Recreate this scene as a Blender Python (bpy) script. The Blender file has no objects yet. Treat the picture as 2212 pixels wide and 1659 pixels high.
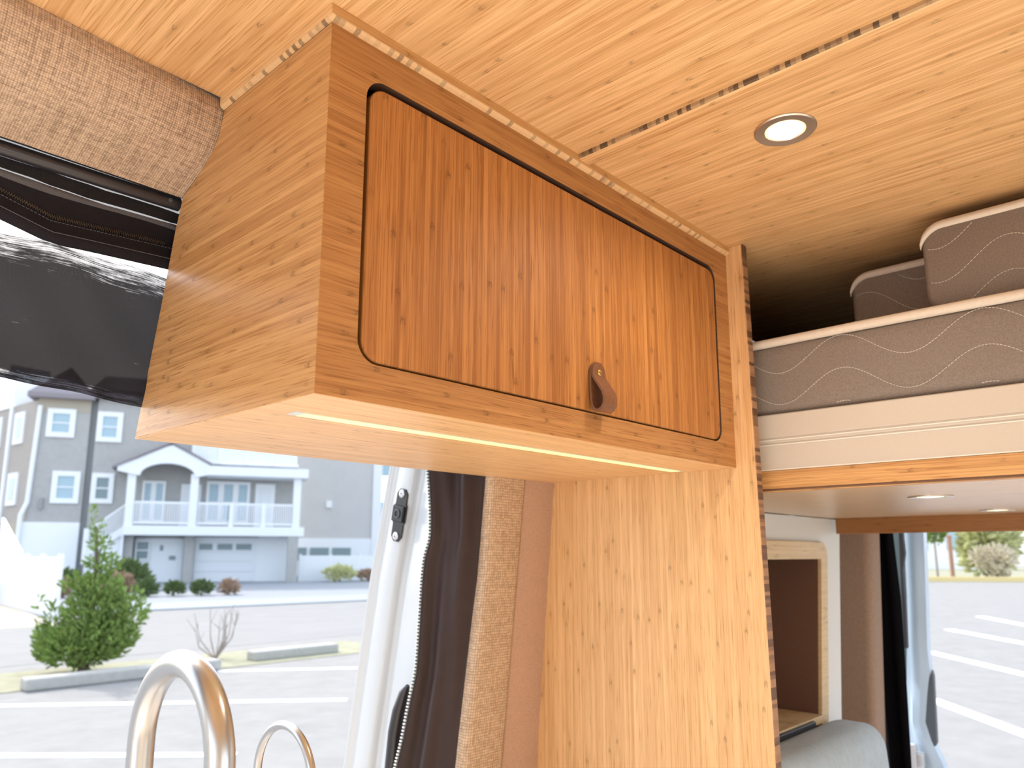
import bpy, bmesh, math, random
from mathutils import Vector, Matrix
SC = bpy.context.scene
COL = SC.collection
random.seed(7)

# ------------------------------------------------------------------ camera
cam_d = bpy.data.cameras.new('camera')
cam = bpy.data.objects.new('camera', cam_d)
COL.objects.link(cam)
CAM_POS = Vector((-0.37346, -0.59461, 1.35488))
yaw, pitch, roll = math.radians(42.9376), math.radians(10.0638), math.radians(0.0861)
fwd = Vector((math.cos(yaw)*math.cos(pitch), math.sin(yaw)*math.cos(pitch), math.sin(pitch)))
rt0 = fwd.cross(Vector((0, 0, 1))).normalized()
up0 = rt0.cross(fwd)
rt = rt0*math.cos(roll) + up0*math.sin(roll)
up = -rt0*math.sin(roll) + up0*math.cos(roll)
cam.matrix_world = Matrix(((rt.x, up.x, -fwd.x, CAM_POS.x), (rt.y, up.y, -fwd.y, CAM_POS.y),
                           (rt.z, up.z, -fwd.z, CAM_POS.z), (0, 0, 0, 1)))
cam_d.sensor_width = 36.0
cam_d.lens = 26.664
cam_d.shift_y = 0.03483
cam_d.clip_start = 0.02
cam_d.clip_end = 500
cam_d.dof.use_dof = True
cam_d.dof.focus_distance = 0.95
cam_d.dof.aperture_fstop = 6.5
SC.camera = cam

# ------------------------------------------------------------------ light and exposure
SC.view_settings.view_transform = 'Standard'
SC.view_settings.look = 'None'
SC.view_settings.gamma = 1.0
SC.view_settings.use_curve_mapping = False
SC.view_settings.exposure = 0.0
SC.cycles.max_bounces = 6
SC.cycles.diffuse_bounces = 3
SC.cycles.glossy_bounces = 3
SC.cycles.transmission_bounces = 2
SC.cycles.caustics_reflective = False
SC.cycles.caustics_refractive = False

world = bpy.data.worlds.new('World')
SC.world = world
world.use_nodes = True
wn = world.node_tree
for n in list(wn.nodes):
    wn.nodes.remove(n)
sky = wn.nodes.new('ShaderNodeTexSky')
sky.sky_type = 'NISHITA'
sky.sun_disc = False
sky.sun_elevation = math.radians(42)
sky.sun_rotation = math.radians(6)
sky.air_density = 1.0
sky.dust_density = 3.0
bg = wn.nodes.new('ShaderNodeBackground')
bg.inputs['Strength'].default_value = 0.56
haze = wn.nodes.new('ShaderNodeMix'); haze.data_type = 'RGBA'      # thin bright overcast over the clear sky
haze.inputs[0].default_value = 0.55
haze.inputs[7].default_value = (3.1, 3.25, 3.4, 1)
wo = wn.nodes.new('ShaderNodeOutputWorld')
wn.links.new(sky.outputs[0], haze.inputs[6])
wn.links.new(haze.outputs[2], bg.inputs[0])
wn.links.new(bg.outputs[0], wo.inputs[0])

sun_d = bpy.data.lights.new('sun', 'SUN')
sun_d.energy = 2.9
sun_d.angle = math.radians(0.8)
sun_d.color = (1.0, 0.96, 0.90)
sun = bpy.data.objects.new('sun', sun_d)
COL.objects.link(sun)
sd = Vector((-0.10, -0.74, -0.66))       # direction the light travels
sun.rotation_euler = sd.to_track_quat('-Z', 'Y').to_euler()

def area(name, loc, direction, sx, sy, power, color):
    d = bpy.data.lights.new(name, 'AREA')
    d.shape = 'RECTANGLE'; d.size = sx; d.size_y = sy; d.energy = power; d.color = color
    o = bpy.data.objects.new(name, d)
    COL.objects.link(o)
    o.location = loc
    o.rotation_euler = Vector(direction).to_track_quat('-Z', 'Y').to_euler()
    return o
# area lamps added to brighten the interior, at the unseen windscreen and side window
area('windscreen_fill', (-2.45, -0.45, 1.05), (1, 0, 0.45), 1.5, 0.8, 12, (1.0, 0.97, 0.94))
area('side_window_fill', (0.35, -1.43, 1.08), (0, 1, 0.9), 1.3, 0.4, 4, (1.0, 0.97, 0.94))

# ------------------------------------------------------------------ materials
def new_mat(name):
    m = bpy.data.materials.new(name)
    m.use_nodes = True
    nt = m.node_tree
    b = nt.nodes['Principled BSDF']
    return m, nt, b

class NT:
    """tiny helper to write node maths"""
    def __init__(s, nt): s.nt = nt
    def n(s, t, **kw):
        x = s.nt.nodes.new(t)
        for k, v in kw.items(): setattr(x, k, v)
        return x
    def link(s, a, b): s.nt.links.new(a, b)
    def m(s, op, a, b=None, c=None, clamp=False):
        x = s.n('ShaderNodeMath', operation=op, use_clamp=clamp)
        for i, q in enumerate((a, b, c)):
            if q is None: continue
            if isinstance(q, (int, float)): x.inputs[i].default_value = q
            else: s.link(q, x.inputs[i])
        return x.outputs[0]
    def xyz(s, a, b, c):
        x = s.n('ShaderNodeCombineXYZ')
        for i, q in enumerate((a, b, c)):
            if isinstance(q, (int, float)): x.inputs[i].default_value = q
            else: s.link(q, x.inputs[i])
        return x.outputs[0]
    def noise(s, vec, scale=1.0, detail=2.0, rough=0.5):
        x = s.n('ShaderNodeTexNoise')
        x.inputs['Scale'].default_value = scale
        x.inputs['Detail'].default_value = detail
        x.inputs['Roughness'].default_value = rough
        s.link(vec, x.inputs['Vector'])
        return x.outputs['Fac']
    def white(s, w):
        x = s.n('ShaderNodeTexWhiteNoise', noise_dimensions='1D')
        s.link(w, x.inputs['W'])
        return x.outputs['Value']
    def white2(s, vec):
        x = s.n('ShaderNodeTexWhiteNoise', noise_dimensions='3D')
        s.link(vec, x.inputs['Vector'])
        return x.outputs['Value']
    def mix(s, f, a, b, blend='MIX'):
        x = s.n('ShaderNodeMix', data_type='RGBA', blend_type=blend)
        for i, q in ((0, f), (6, a), (7, b)):
            if isinstance(q, (int, float)): x.inputs[i].default_value = q
            elif isinstance(q, tuple): x.inputs[i].default_value = (*q, 1) if len(q) == 3 else q
            else: s.link(q, x.inputs[i])
        return x.outputs[2]
    def ss(s, v, lo, hi, a=0.0, b=1.0):
        x = s.n('ShaderNodeMapRange', interpolation_type='SMOOTHSTEP')
        s.link(v, x.inputs[0])
        for i, q in ((1, lo), (2, hi), (3, a), (4, b)): x.inputs[i].default_value = q
        return x.outputs[0]
    def bump(s, h, strength, dist, bsdf):
        x = s.n('ShaderNodeBump')
        x.inputs['Strength'].default_value = strength
        x.inputs['Distance'].default_value = dist
        s.link(h, x.inputs['Height'])
        s.link(x.outputs[0], bsdf.inputs['Normal'])
    def pos(s):
        g = s.n('ShaderNodeNewGeometry')
        x = s.n('ShaderNodeSeparateXYZ')
        s.link(g.outputs['Position'], x.inputs[0])
        return {'X': x.outputs[0], 'Y': x.outputs[1], 'Z': x.outputs[2]}

NAT = ((0.91, 0.590, 0.300), (0.60, 0.310, 0.120))
CAR = ((0.62, 0.270, 0.075), (0.33, 0.118, 0.029))
def bamboo(name, u, v, seed=0.0, cols=NAT, sw=0.0058, rough=0.42, contrast=1.0):
    m, nt, b = new_mat(name)
    k = NT(nt)
    p = k.pos()
    w = [a for a in 'XYZ' if a not in (u, v)][0]
    U, V, Wc = p[u], p[v], p[w]
    # strips wander a little along the grain
    vv = k.m('ADD', V, k.m('MULTIPLY', k.m('SUBTRACT', k.noise(k.xyz(k.m('MULTIPLY', U, 1.3), seed, 0.0), 1.0, 1.0), 0.5), 0.004))
    sid = k.m('FLOOR', k.m('DIVIDE', vv, sw))
    fr = k.m('FRACT', k.m('DIVIDE', vv, sw))
    r1 = k.white(k.m('ADD', sid, seed + 0.37))
    r2 = k.white(k.m('ADD', sid, seed + 91.73))
    r3 = k.white(k.m('ADD', sid, seed + 55.11))
    fib = k.noise(k.xyz(k.m('MULTIPLY', U, 5.0), k.m('MULTIPLY', V, 900.0), k.m('MULTIPLY', Wc, 60.0)), 1.0, 2.0, 0.6)
    med = k.noise(k.xyz(k.m('MULTIPLY', U, 2.2), k.m('MULTIPLY', V, 170.0), seed), 1.0, 2.0, 0.55)
    lon = k.noise(k.xyz(k.m('MULTIPLY', U, 7.0), k.m('MULTIPLY', r1, 400.0), seed), 1.0, 1.0)
    f = k.m('ADD', k.m('MULTIPLY', r1, 0.36 * contrast), k.m('MULTIPLY', k.ss(fib, 0.38, 0.72), 0.34 * contrast))
    f = k.m('ADD', f, k.m('MULTIPLY', k.ss(med, 0.35, 0.75), 0.42 * contrast))
    f = k.m('ADD', f, k.m('MULTIPLY', k.m('SUBTRACT', lon, 0.5), 0.45 * contrast))
    edge = k.m('MULTIPLY', k.ss(fr, 0.12, 0.0), 0.20 * contrast)
    f = k.m('ADD', f, edge)
    # broken dark fibre lines
    ln = k.noise(k.xyz(k.m('MULTIPLY', U, 15.0), k.m('MULTIPLY', V, 620.0), k.m('ADD', k.m('MULTIPLY', Wc, 40.0), seed)), 1.0, 1.0, 0.5)
    line = k.ss(ln, 0.585, 0.69)
    f = k.m('ADD', f, k.m('MULTIPLY', line, 0.72 * contrast), clamp=True)
    # nodes of the bamboo: a soft brown arc with a faint tail, at its own place on every strip
    L = 0.36
    t = k.m('FRACT', k.m('ADD', k.m('DIVIDE', U, L), r2))
    dist = k.m('MULTIPLY', k.m('SUBTRACT', t, 0.5), L)
    ad = k.m('ABSOLUTE', k.m('ADD', dist, k.m('MULTIPLY', k.m('SUBTRACT', k.m('ABSOLUTE', k.m('SUBTRACT', fr, 0.5)), 0.2), 0.008)))
    wob = k.noise(k.xyz(k.m('MULTIPLY', U, 300.0), k.m('MULTIPLY', V, 900.0), seed), 1.0, 2.0)
    core = k.m('MULTIPLY', k.ss(ad, 0.0062, 0.0010), k.ss(wob, 0.36, 0.62))
    tail = k.m('MULTIPLY', k.ss(ad, 0.034, 0.0), 0.20)
    node = k.m('MULTIPLY', k.m('ADD', k.m('MULTIPLY', core, 0.62), tail), k.ss(r3, 0.25, 0.60))
    c1 = k.mix(f, cols[0], cols[1])
    dark = tuple(x * 0.55 for x in cols[1])
    c2 = k.mix(node, c1, dark)
    k.link(c2, b.inputs['Base Color'])
    b.inputs['Roughness'].default_value = rough
    b.inputs['Specular IOR Level'].default_value = 0.35
    return m

def ply_edge(name, u, seed=0.0, light=(0.78, 0.50, 0.26), dark=(0.20, 0.115, 0.055), thr=0.62):
    """end-grain edge of bamboo plywood: little blocks along u"""
    m, nt, b = new_mat(name)
    k = NT(nt)
    p = k.pos()
    U = p[u]
    blk = k.m('FLOOR', k.m('DIVIDE', U, 0.0062))
    r = k.white(k.m('ADD', blk, seed))
    fine = k.noise(k.xyz(k.m('MULTIPLY', U, 900.0), k.m('MULTIPLY', p['Z'], 900.0), k.m('MULTIPLY', p['Y'], 300.0)), 1.0, 2.0)
    f = k.m('ADD', k.ss(r, thr - 0.35, thr + 0.25), k.m('MULTIPLY', k.m('SUBTRACT', fine, 0.5), 0.9), clamp=True)
    k.link(k.mix(f, light, dark), b.inputs['Base Color'])
    b.inputs['Roughness'].default_value = 0.55
    return m

def plain(name, col, rough=0.5, metal=0.0, spec=0.5, noise=0.0, nscale=40.0, bump=0.0, emit=None, estr=0.0, coat=0.0):
    m, nt, b = new_mat(name)
    b.inputs['Base Color'].default_value = (*col, 1)
    b.inputs['Roughness'].default_value = rough
    b.inputs['Metallic'].default_value = metal
    b.inputs['Specular IOR Level'].default_value = spec
    if coat: b.inputs['Coat Weight'].default_value = coat
    k = NT(nt)
    if noise or bump:
        p = k.pos()
        v = k.xyz(p['X'], p['Y'], p['Z'])
        n1 = k.noise(v, nscale, 2.0, 0.6)
        if noise:
            k.link(k.mix(n1, tuple(max(0, c*(1-noise)) for c in col), tuple(min(1, c*(1+noise)) for c in col)), b.inputs['Base Color'])
        if bump:
            k.bump(n1, bump, 0.002, b)
    if emit:
        b.inputs['Emission Color'].default_value = (*emit, 1)
        b.inputs['Emission Strength'].default_value = estr
    return m

def woven(name, c1, c2, pitch=0.0026, slubs=0.9, rough=0.85, bump=0.6):
    """basket weave; uses the mesh's UVs in metres"""
    m, nt, b = new_mat(name)
    k = NT(nt)
    uv = k.n('ShaderNodeUVMap')
    s = k.n('ShaderNodeSeparateXYZ')
    k.link(uv.outputs[0], s.inputs[0])
    wob = k.noise(uv.outputs[0], 60.0, 2.0)
    U = k.m('ADD', s.outputs[0], k.m('MULTIPLY', wob, pitch*0.8))
    V = k.m('ADD', s.outputs[1], k.m('MULTIPLY', wob, pitch*0.8))
    a = k.m('SINE', k.m('MULTIPLY', U, math.pi/pitch))
    c = k.m('SINE', k.m('MULTIPLY', V, math.pi/pitch))
    prod = k.m('MULTIPLY', a, c)
    over = k.m('ADD', k.m('MULTIPLY', prod, 0.5), 0.5)
    gap = k.m('MINIMUM', k.m('ABSOLUTE', a), k.m('ABSOLUTE', c))
    iu = k.m('FLOOR', k.m('DIVIDE', U, pitch)); iv = k.m('FLOOR', k.m('DIVIDE', V, pitch))
    rr = k.white2(k.xyz(iu, iv, 0.0))
    slub = k.noise(k.xyz(k.m('MULTIPLY', U, 12.0), k.m('MULTIPLY', V, 300.0), 0.0), 1.0, 2.0)
    slub2 = k.noise(k.xyz(k.m('MULTIPLY', U, 300.0), k.m('MULTIPLY', V, 12.0), 5.0), 1.0, 2.0)
    f = k.m('ADD', k.m('MULTIPLY', k.ss(gap, 0.0, 0.5), 0.65), k.m('MULTIPLY', rr, 0.35))
    f = k.m('ADD', f, k.m('MULTIPLY', k.m('SUBTRACT', k.m('ADD', slub, slub2), 1.0), slubs), clamp=True)
    k.link(k.mix(f, c2, c1), b.inputs['Base Color'])
    b.inputs['Roughness'].default_value = rough
    b.inputs['Specular IOR Level'].default_value = 0.2
    h = k.m('ADD', k.m('MULTIPLY', k.m('ABSOLUTE', a), k.m('ABSOLUTE', c)), k.m('MULTIPLY', over, 0.3))
    k.bump(h, bump, 0.0008, b)
    return m

def mesh_fabric(name):
    """black insect mesh; frays to see-through at its folded top and bottom edges (UV.y: 0 top, 1 bottom)"""
    m, nt, b = new_mat(name)
    k = NT(nt)
    uv = k.n('ShaderNodeUVMap')
    s = k.n('ShaderNodeSeparateXYZ')
    k.link(uv.outputs[0], s.inputs[0])
    U, V = s.outputs[0], s.outputs[1]
    big = k.noise(k.xyz(k.m('MULTIPLY', U, 26.0), k.m('MULTIPLY', V, 22.0), 0.0), 1.0, 5.0, 0.7)
    thr = k.noise(k.xyz(k.m('MULTIPLY', U, 12.0), k.m('MULTIPLY', V, 140.0), 3.0), 1.0, 3.0, 0.6)
    a = k.m('ABSOLUTE', k.m('SINE', k.m('MULTIPLY', U, math.pi/0.0013)))
    c = k.m('ABSOLUTE', k.m('SINE', k.m('MULTIPLY', V, math.pi*0.18/0.0013)))
    hole = k.m('MULTIPLY', a, c)
    top = k.m('ADD', k.ss(V, 0.0, 0.34, 0.20, -0.36), k.m('MULTIPLY', k.m('SUBTRACT', k.m('ADD', big, thr), 1.0), 1.25))
    bot = k.m('ADD', k.ss(V, 0.88, 0.95, -0.6, 0.10), k.m('MULTIPLY', k.m('SUBTRACT', k.m('ADD', big, thr), 1.0), 0.9))
    see = k.m('MAXIMUM', k.m('MAXIMUM', top, bot), 0.015)
    see = k.m('MULTIPLY', see, k.ss(hole, 0.05, 0.6, 0.55, 1.0), clamp=True)
    see = k.m('MINIMUM', see, 0.85)
    tr = k.n('ShaderNodeBsdfTransparent')
    mx = k.n('ShaderNodeMixShader')
    k.link(see, mx.inputs[0]); k.link(b.outputs[0], mx.inputs[1]); k.link(tr.outputs[0], mx.inputs[2])
    k.link(mx.outputs[0], nt.nodes['Material Output'].inputs[0])
    b.inputs['Base Color'].default_value = (0.014, 0.013, 0.020, 1)
    b.inputs['Specular IOR Level'].default_value = 0.15
    b.inputs['Roughness'].default_value = 0.75
    k.bump(hole, 0.4, 0.0004, b)
    return m

def brushed(name, col, rough=0.28):
    m, nt, b = new_mat(name)
    b.inputs['Base Color'].default_value = (*col, 1)
    b.inputs['Metallic'].default_value = 1.0
    b.inputs['Roughness'].default_value = rough
    k = NT(nt)
    p = k.pos()
    n1 = k.noise(k.xyz(k.m('MULTIPLY', p['X'], 900.0), k.m('MULTIPLY', p['Y'], 900.0), k.m('MULTIPLY', p['Z'], 900.0)), 1.0, 2.0)
    k.link(k.ss(n1, 0.3, 0.7, rough*0.92, rough*1.08), b.inputs['Roughness'])
    return m

M = {}
M['ceil'] = bamboo('bamboo_ceiling', 'Y', 'X', 3.0)
M['side'] = bamboo('bamboo_side', 'Y', 'Z', 17.0, cols=((0.76, 0.445, 0.195), (0.46, 0.215, 0.075)), rough=0.33)
M['frame'] = bamboo('bamboo_frame', 'X', 'Z', 29.0, cols=((0.58, 0.285, 0.098), (0.34, 0.138, 0.041)), rough=0.5)  # same bamboo, deepened to stand for dimmer light on the cabinet front
M['bottom'] = bamboo('bamboo_bottom', 'X', 'Y', 41.0, contrast=0.8)
M['door'] = bamboo('bamboo_door', 'Z', 'X', 53.0, cols=CAR, sw=0.0075, contrast=1.15, rough=0.55)
M['tall'] = bamboo('bamboo_partition', 'Z', 'Y', 67.0, contrast=0.8)
M['rail_wood'] = bamboo('bamboo_bed_edge', 'Y', 'Z', 71.0, cols=((0.80, 0.455, 0.185), (0.47, 0.215, 0.07)))
M['beam'] = bamboo('bamboo_beam', 'Y', 'Z', 75.0, cols=((0.42, 0.19, 0.07), (0.27, 0.11, 0.035)), contrast=0.7)
M['under'] = bamboo('bamboo_platform', 'Y', 'X', 79.0, cols=((0.72, 0.53, 0.36), (0.58, 0.39, 0.24)), contrast=0.7, rough=0.3)
M['cubby'] = bamboo('bamboo_cubby', 'X', 'Z', 83.0, cols=((0.82, 0.63, 0.37), (0.66, 0.46, 0.24)), contrast=0.8)
M['trim_x'] = bamboo('bamboo_trim_front', 'X', 'Z', 87.0, cols=((0.72, 0.40, 0.16), (0.48, 0.23, 0.08)), contrast=0.7)
M['trim_y'] = bamboo('bamboo_trim_side', 'Y', 'Z', 89.0, contrast=0.7)
M['ply_x'] = ply_edge('ply_edge_x', 'X', 2.0, dark=(0.30, 0.18, 0.09), thr=0.85)
M['ply_y'] = ply_edge('ply_edge_y', 'Y', 5.0, dark=(0.24, 0.14, 0.07), thr=0.75)
M['ply_seam'] = ply_edge('ply_edge_seam', 'Y', 11.0, light=(0.48, 0.30, 0.15), dark=(0.11, 0.065, 0.035), thr=0.62)
M['ply_z'] = ply_edge('ply_edge_z', 'Z', 8.0, light=(0.40, 0.21, 0.105), dark=(0.13, 0.06, 0.03), thr=0.6)
M['reveal'] = plain('shaded_ply_edge', (0.075, 0.036, 0.02), 0.7)  # dark ply edge, with the shade of the door gap put into the colour
M['dark_in'] = plain('dark_interior', (0.05, 0.03, 0.02), 0.8)
M['leather'] = plain('leather', (0.215, 0.088, 0.038), 0.48, spec=0.35, noise=0.22, nscale=160, bump=0.12)
M['leather_edge'] = plain('leather_raw_edge', (0.24, 0.13, 0.085), 0.9, noise=0.55, nscale=900, bump=0.5)
M['brass'] = plain('brass', (0.83, 0.58, 0.22), 0.18, metal=1.0)
M['alu'] = plain('anodised_aluminium', (0.82, 0.80, 0.77), 0.35, metal=0.6)
M['led'] = plain('led_diffuser', (0.12, 0.12, 0.10), 0.4, emit=(0.84, 1.0, 0.44), estr=1.0)
M['nickel'] = brushed('satin_nickel', (0.72, 0.64, 0.57), 0.34)
M['lamp'] = plain('lamp_lens', (1, 1, 1), 0.4, emit=(1.0, 0.96, 0.86), estr=9.0)
M['lamp_ring'] = plain('lamp_glow_ring', (0.9, 0.8, 0.5), 0.4, emit=(1.0, 0.74, 0.30), estr=0.9)
M['bed_lamp'] = plain('bed_lamp_lens', (1, 1, 0.8), 0.4, emit=(0.98, 1.0, 0.62), estr=1.6)
M['headliner'] = woven('woven_headliner', (0.72, 0.53, 0.38), (0.20, 0.125, 0.085))
M['woven_wall'] = woven('woven_wall_cloth', (0.72, 0.52, 0.355), (0.27, 0.165, 0.095), pitch=0.0050, slubs=0.35)
M['felt'] = plain('felt', (0.52, 0.325, 0.225), 0.95, spec=0.15, noise=0.28, nscale=380, bump=0.25)
M['carpet'] = plain('carpet_brown', (0.40, 0.275, 0.205), 0.95, spec=0.15, noise=0.18, nscale=120, bump=0.25)
M['black_rubber'] = plain('black_tube', (0.028, 0.025, 0.03), 0.30, spec=0.6)
M['black_cloth'] = plain('black_cloth', (0.013, 0.011, 0.015), 0.75, spec=0.2, noise=0.3, nscale=500, bump=0.25)
M['black_mesh2'] = plain('black_mesh_header', (0.020, 0.019, 0.022), 0.75, spec=0.25, noise=0.6, nscale=900, bump=0.6)
M['shiny_tape'] = plain('grey_tape', (0.10, 0.092, 0.10), 0.7, spec=0.25, noise=0.7, nscale=1100, bump=0.4)
M['zip_black'] = plain('zip_black', (0.020, 0.018, 0.020), 0.28, spec=0.7)
M['thread'] = plain('thread', (0.16, 0.15, 0.17), 0.6)
M['mesh'] = mesh_fabric('insect_mesh')
M['curtain'] = plain('blackout_cloth', (0.050, 0.030, 0.027), 0.5, spec=0.22, noise=0.12, nscale=30)
M['curtain_black'] = plain('black_curtain', (0.0035, 0.003, 0.0045), 0.9, spec=0.1)
M['zip_white'] = plain('zip_white', (0.80, 0.82, 0.80), 0.4)
M['zip_tape'] = plain('zip_tape', (0.06, 0.07, 0.07), 0.7)
M['van_white'] = plain('van_paint', (0.72, 0.76, 0.80), 0.22, spec=0.5, coat=0.4)
M['van_rear'] = plain('van_paint_rear', (0.56, 0.71, 0.87), 0.25, spec=0.5, coat=0.3)
M['black_plastic'] = plain('black_plastic', (0.022, 0.022, 0.026), 0.38)
M['grey_plastic'] = plain('grey_plastic', (0.10, 0.12, 0.14), 0.5)
M['steel'] = brushed('brushed_steel', (0.58, 0.585, 0.59), 0.30)
M['bolt'] = plain('zinc_bolt', (0.74, 0.76, 0.80), 0.3, metal=0.5)
M['quilt'] = plain('quilted_cloth', (0.265, 0.215, 0.180), 0.85, spec=0.2, noise=0.38, nscale=420, bump=0.3)
M['cream'] = plain('cream_cloth', (0.78, 0.68, 0.57), 0.8, spec=0.2, noise=0.10, nscale=150, bump=0.15)
M['stitch'] = plain('cream_stitch', (0.72, 0.66, 0.58), 0.7)
M['rail'] = plain('cream_rail', (0.64, 0.565, 0.475), 0.42, spec=0.5, noise=0.03, nscale=200)
M['rail_line'] = plain('rail_ridge', (0.90, 0.84, 0.74), 0.25, spec=0.6)
M['white_wall'] = plain('white_laminate', (0.82, 0.82, 0.80), 0.45)
M['cubby_in'] = plain('cubby_cloth', (0.19, 0.10, 0.068), 0.9, noise=0.12, nscale=200)
M['grey_cloth'] = plain('grey_cloth', (0.53, 0.63, 0.71), 0.9, spec=0.2, noise=0.14, nscale=60, bump=0.15)
M['floor'] = plain('vinyl_floor', (0.72, 0.67, 0.60), 0.5, noise=0.1, nscale=8)
M['wall_in'] = plain('cream_panel', (0.78, 0.68, 0.55), 0.7)
M['counter'] = plain('counter_white', (0.80, 0.76, 0.70), 0.35, noise=0.06, nscale=60)
M['glass'] = plain('dark_glass', (0.10, 0.16, 0.18), 0.05, spec=0.8)
# outside
M['asphalt'] = plain('asphalt', (0.30, 0.297, 0.29), 0.9, spec=0.2, noise=0.16, nscale=3.0)
M['road'] = plain('road', (0.29, 0.29, 0.288), 0.9, spec=0.2, noise=0.10, nscale=1.2)
M['line'] = plain('line_paint', (0.93, 0.93, 0.92), 0.7)
M['kerb'] = plain('kerb_concrete', (0.46, 0.45, 0.42), 0.9, noise=0.15, nscale=12)
M['sidewalk'] = plain('sidewalk', (0.33, 0.37, 0.41), 0.9, noise=0.06, nscale=1.5)  # darkened towards blue-grey to stand for the shadow of the house
M['drive'] = plain('driveway', (0.285, 0.31, 0.34), 0.9, noise=0.10, nscale=2.0)  # darkened as well; the house shadow is put into this colour
M['apron'] = plain('apron', (0.48, 0.43, 0.35), 0.9)
M['grass'] = plain('dry_grass', (0.33, 0.325, 0.225), 0.95, noise=0.3, nscale=4)
M['siding'] = plain('shingle', (0.46, 0.455, 0.44), 0.9, noise=0.12, nscale=3)
M['siding_far'] = plain('shingle_far', (0.62, 0.61, 0.59), 0.9, noise=0.05, nscale=1)
M['siding_tan'] = plain('shingle_tan', (0.44, 0.40, 0.36), 0.9, noise=0.10, nscale=3)
M['recess'] = plain('grey_corner', (0.34, 0.35, 0.355), 0.9)
M['white_trim'] = plain('white_trim', (0.90, 0.92, 0.94), 0.6)
M['white_door'] = plain('white_door', (0.84, 0.87, 0.90), 0.5)
M['pane'] = plain('window_pane', (0.40, 0.55, 0.63), 0.25, spec=0.6)
M['pane_dark'] = plain('window_pane_dark', (0.22, 0.30, 0.32), 0.25, spec=0.6)
M['roof'] = plain('roof', (0.30, 0.27, 0.29), 0.9)
M['leaf'] = plain('juniper_leaf', (0.29, 0.40, 0.12), 0.8, spec=0.2, noise=0.8, nscale=6)
M['leaf_y'] = plain('yellow_leaf', (0.74, 0.76, 0.38), 0.8, spec=0.2, noise=0.5, nscale=3)  # yellow-green foliage, lightened to carry the washed-out haze of the background
M['leaf_d'] = plain('shrub_leaf', (0.16, 0.22, 0.08), 0.8, noise=0.5, nscale=4)
M['leaf_p'] = plain('pale_straw', (0.72, 0.66, 0.52), 0.8, noise=0.3, nscale=2)
M['leaf_r'] = plain('dry_leaf', (0.50, 0.36, 0.25), 0.8, noise=0.4, nscale=4)
M['bark'] = plain('bark', (0.17, 0.13, 0.10), 0.9)
M['twig'] = plain('twig', (0.36, 0.31, 0.29), 0.9)
M['yellow'] = plain('yellow_kerb', (0.85, 0.68, 0.32), 0.8)
M['rust'] = plain('brown_post', (0.42, 0.24, 0.17), 0.8)
M['green_sign'] = plain('green_box', (0.16, 0.34, 0.14), 0.7)

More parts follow.
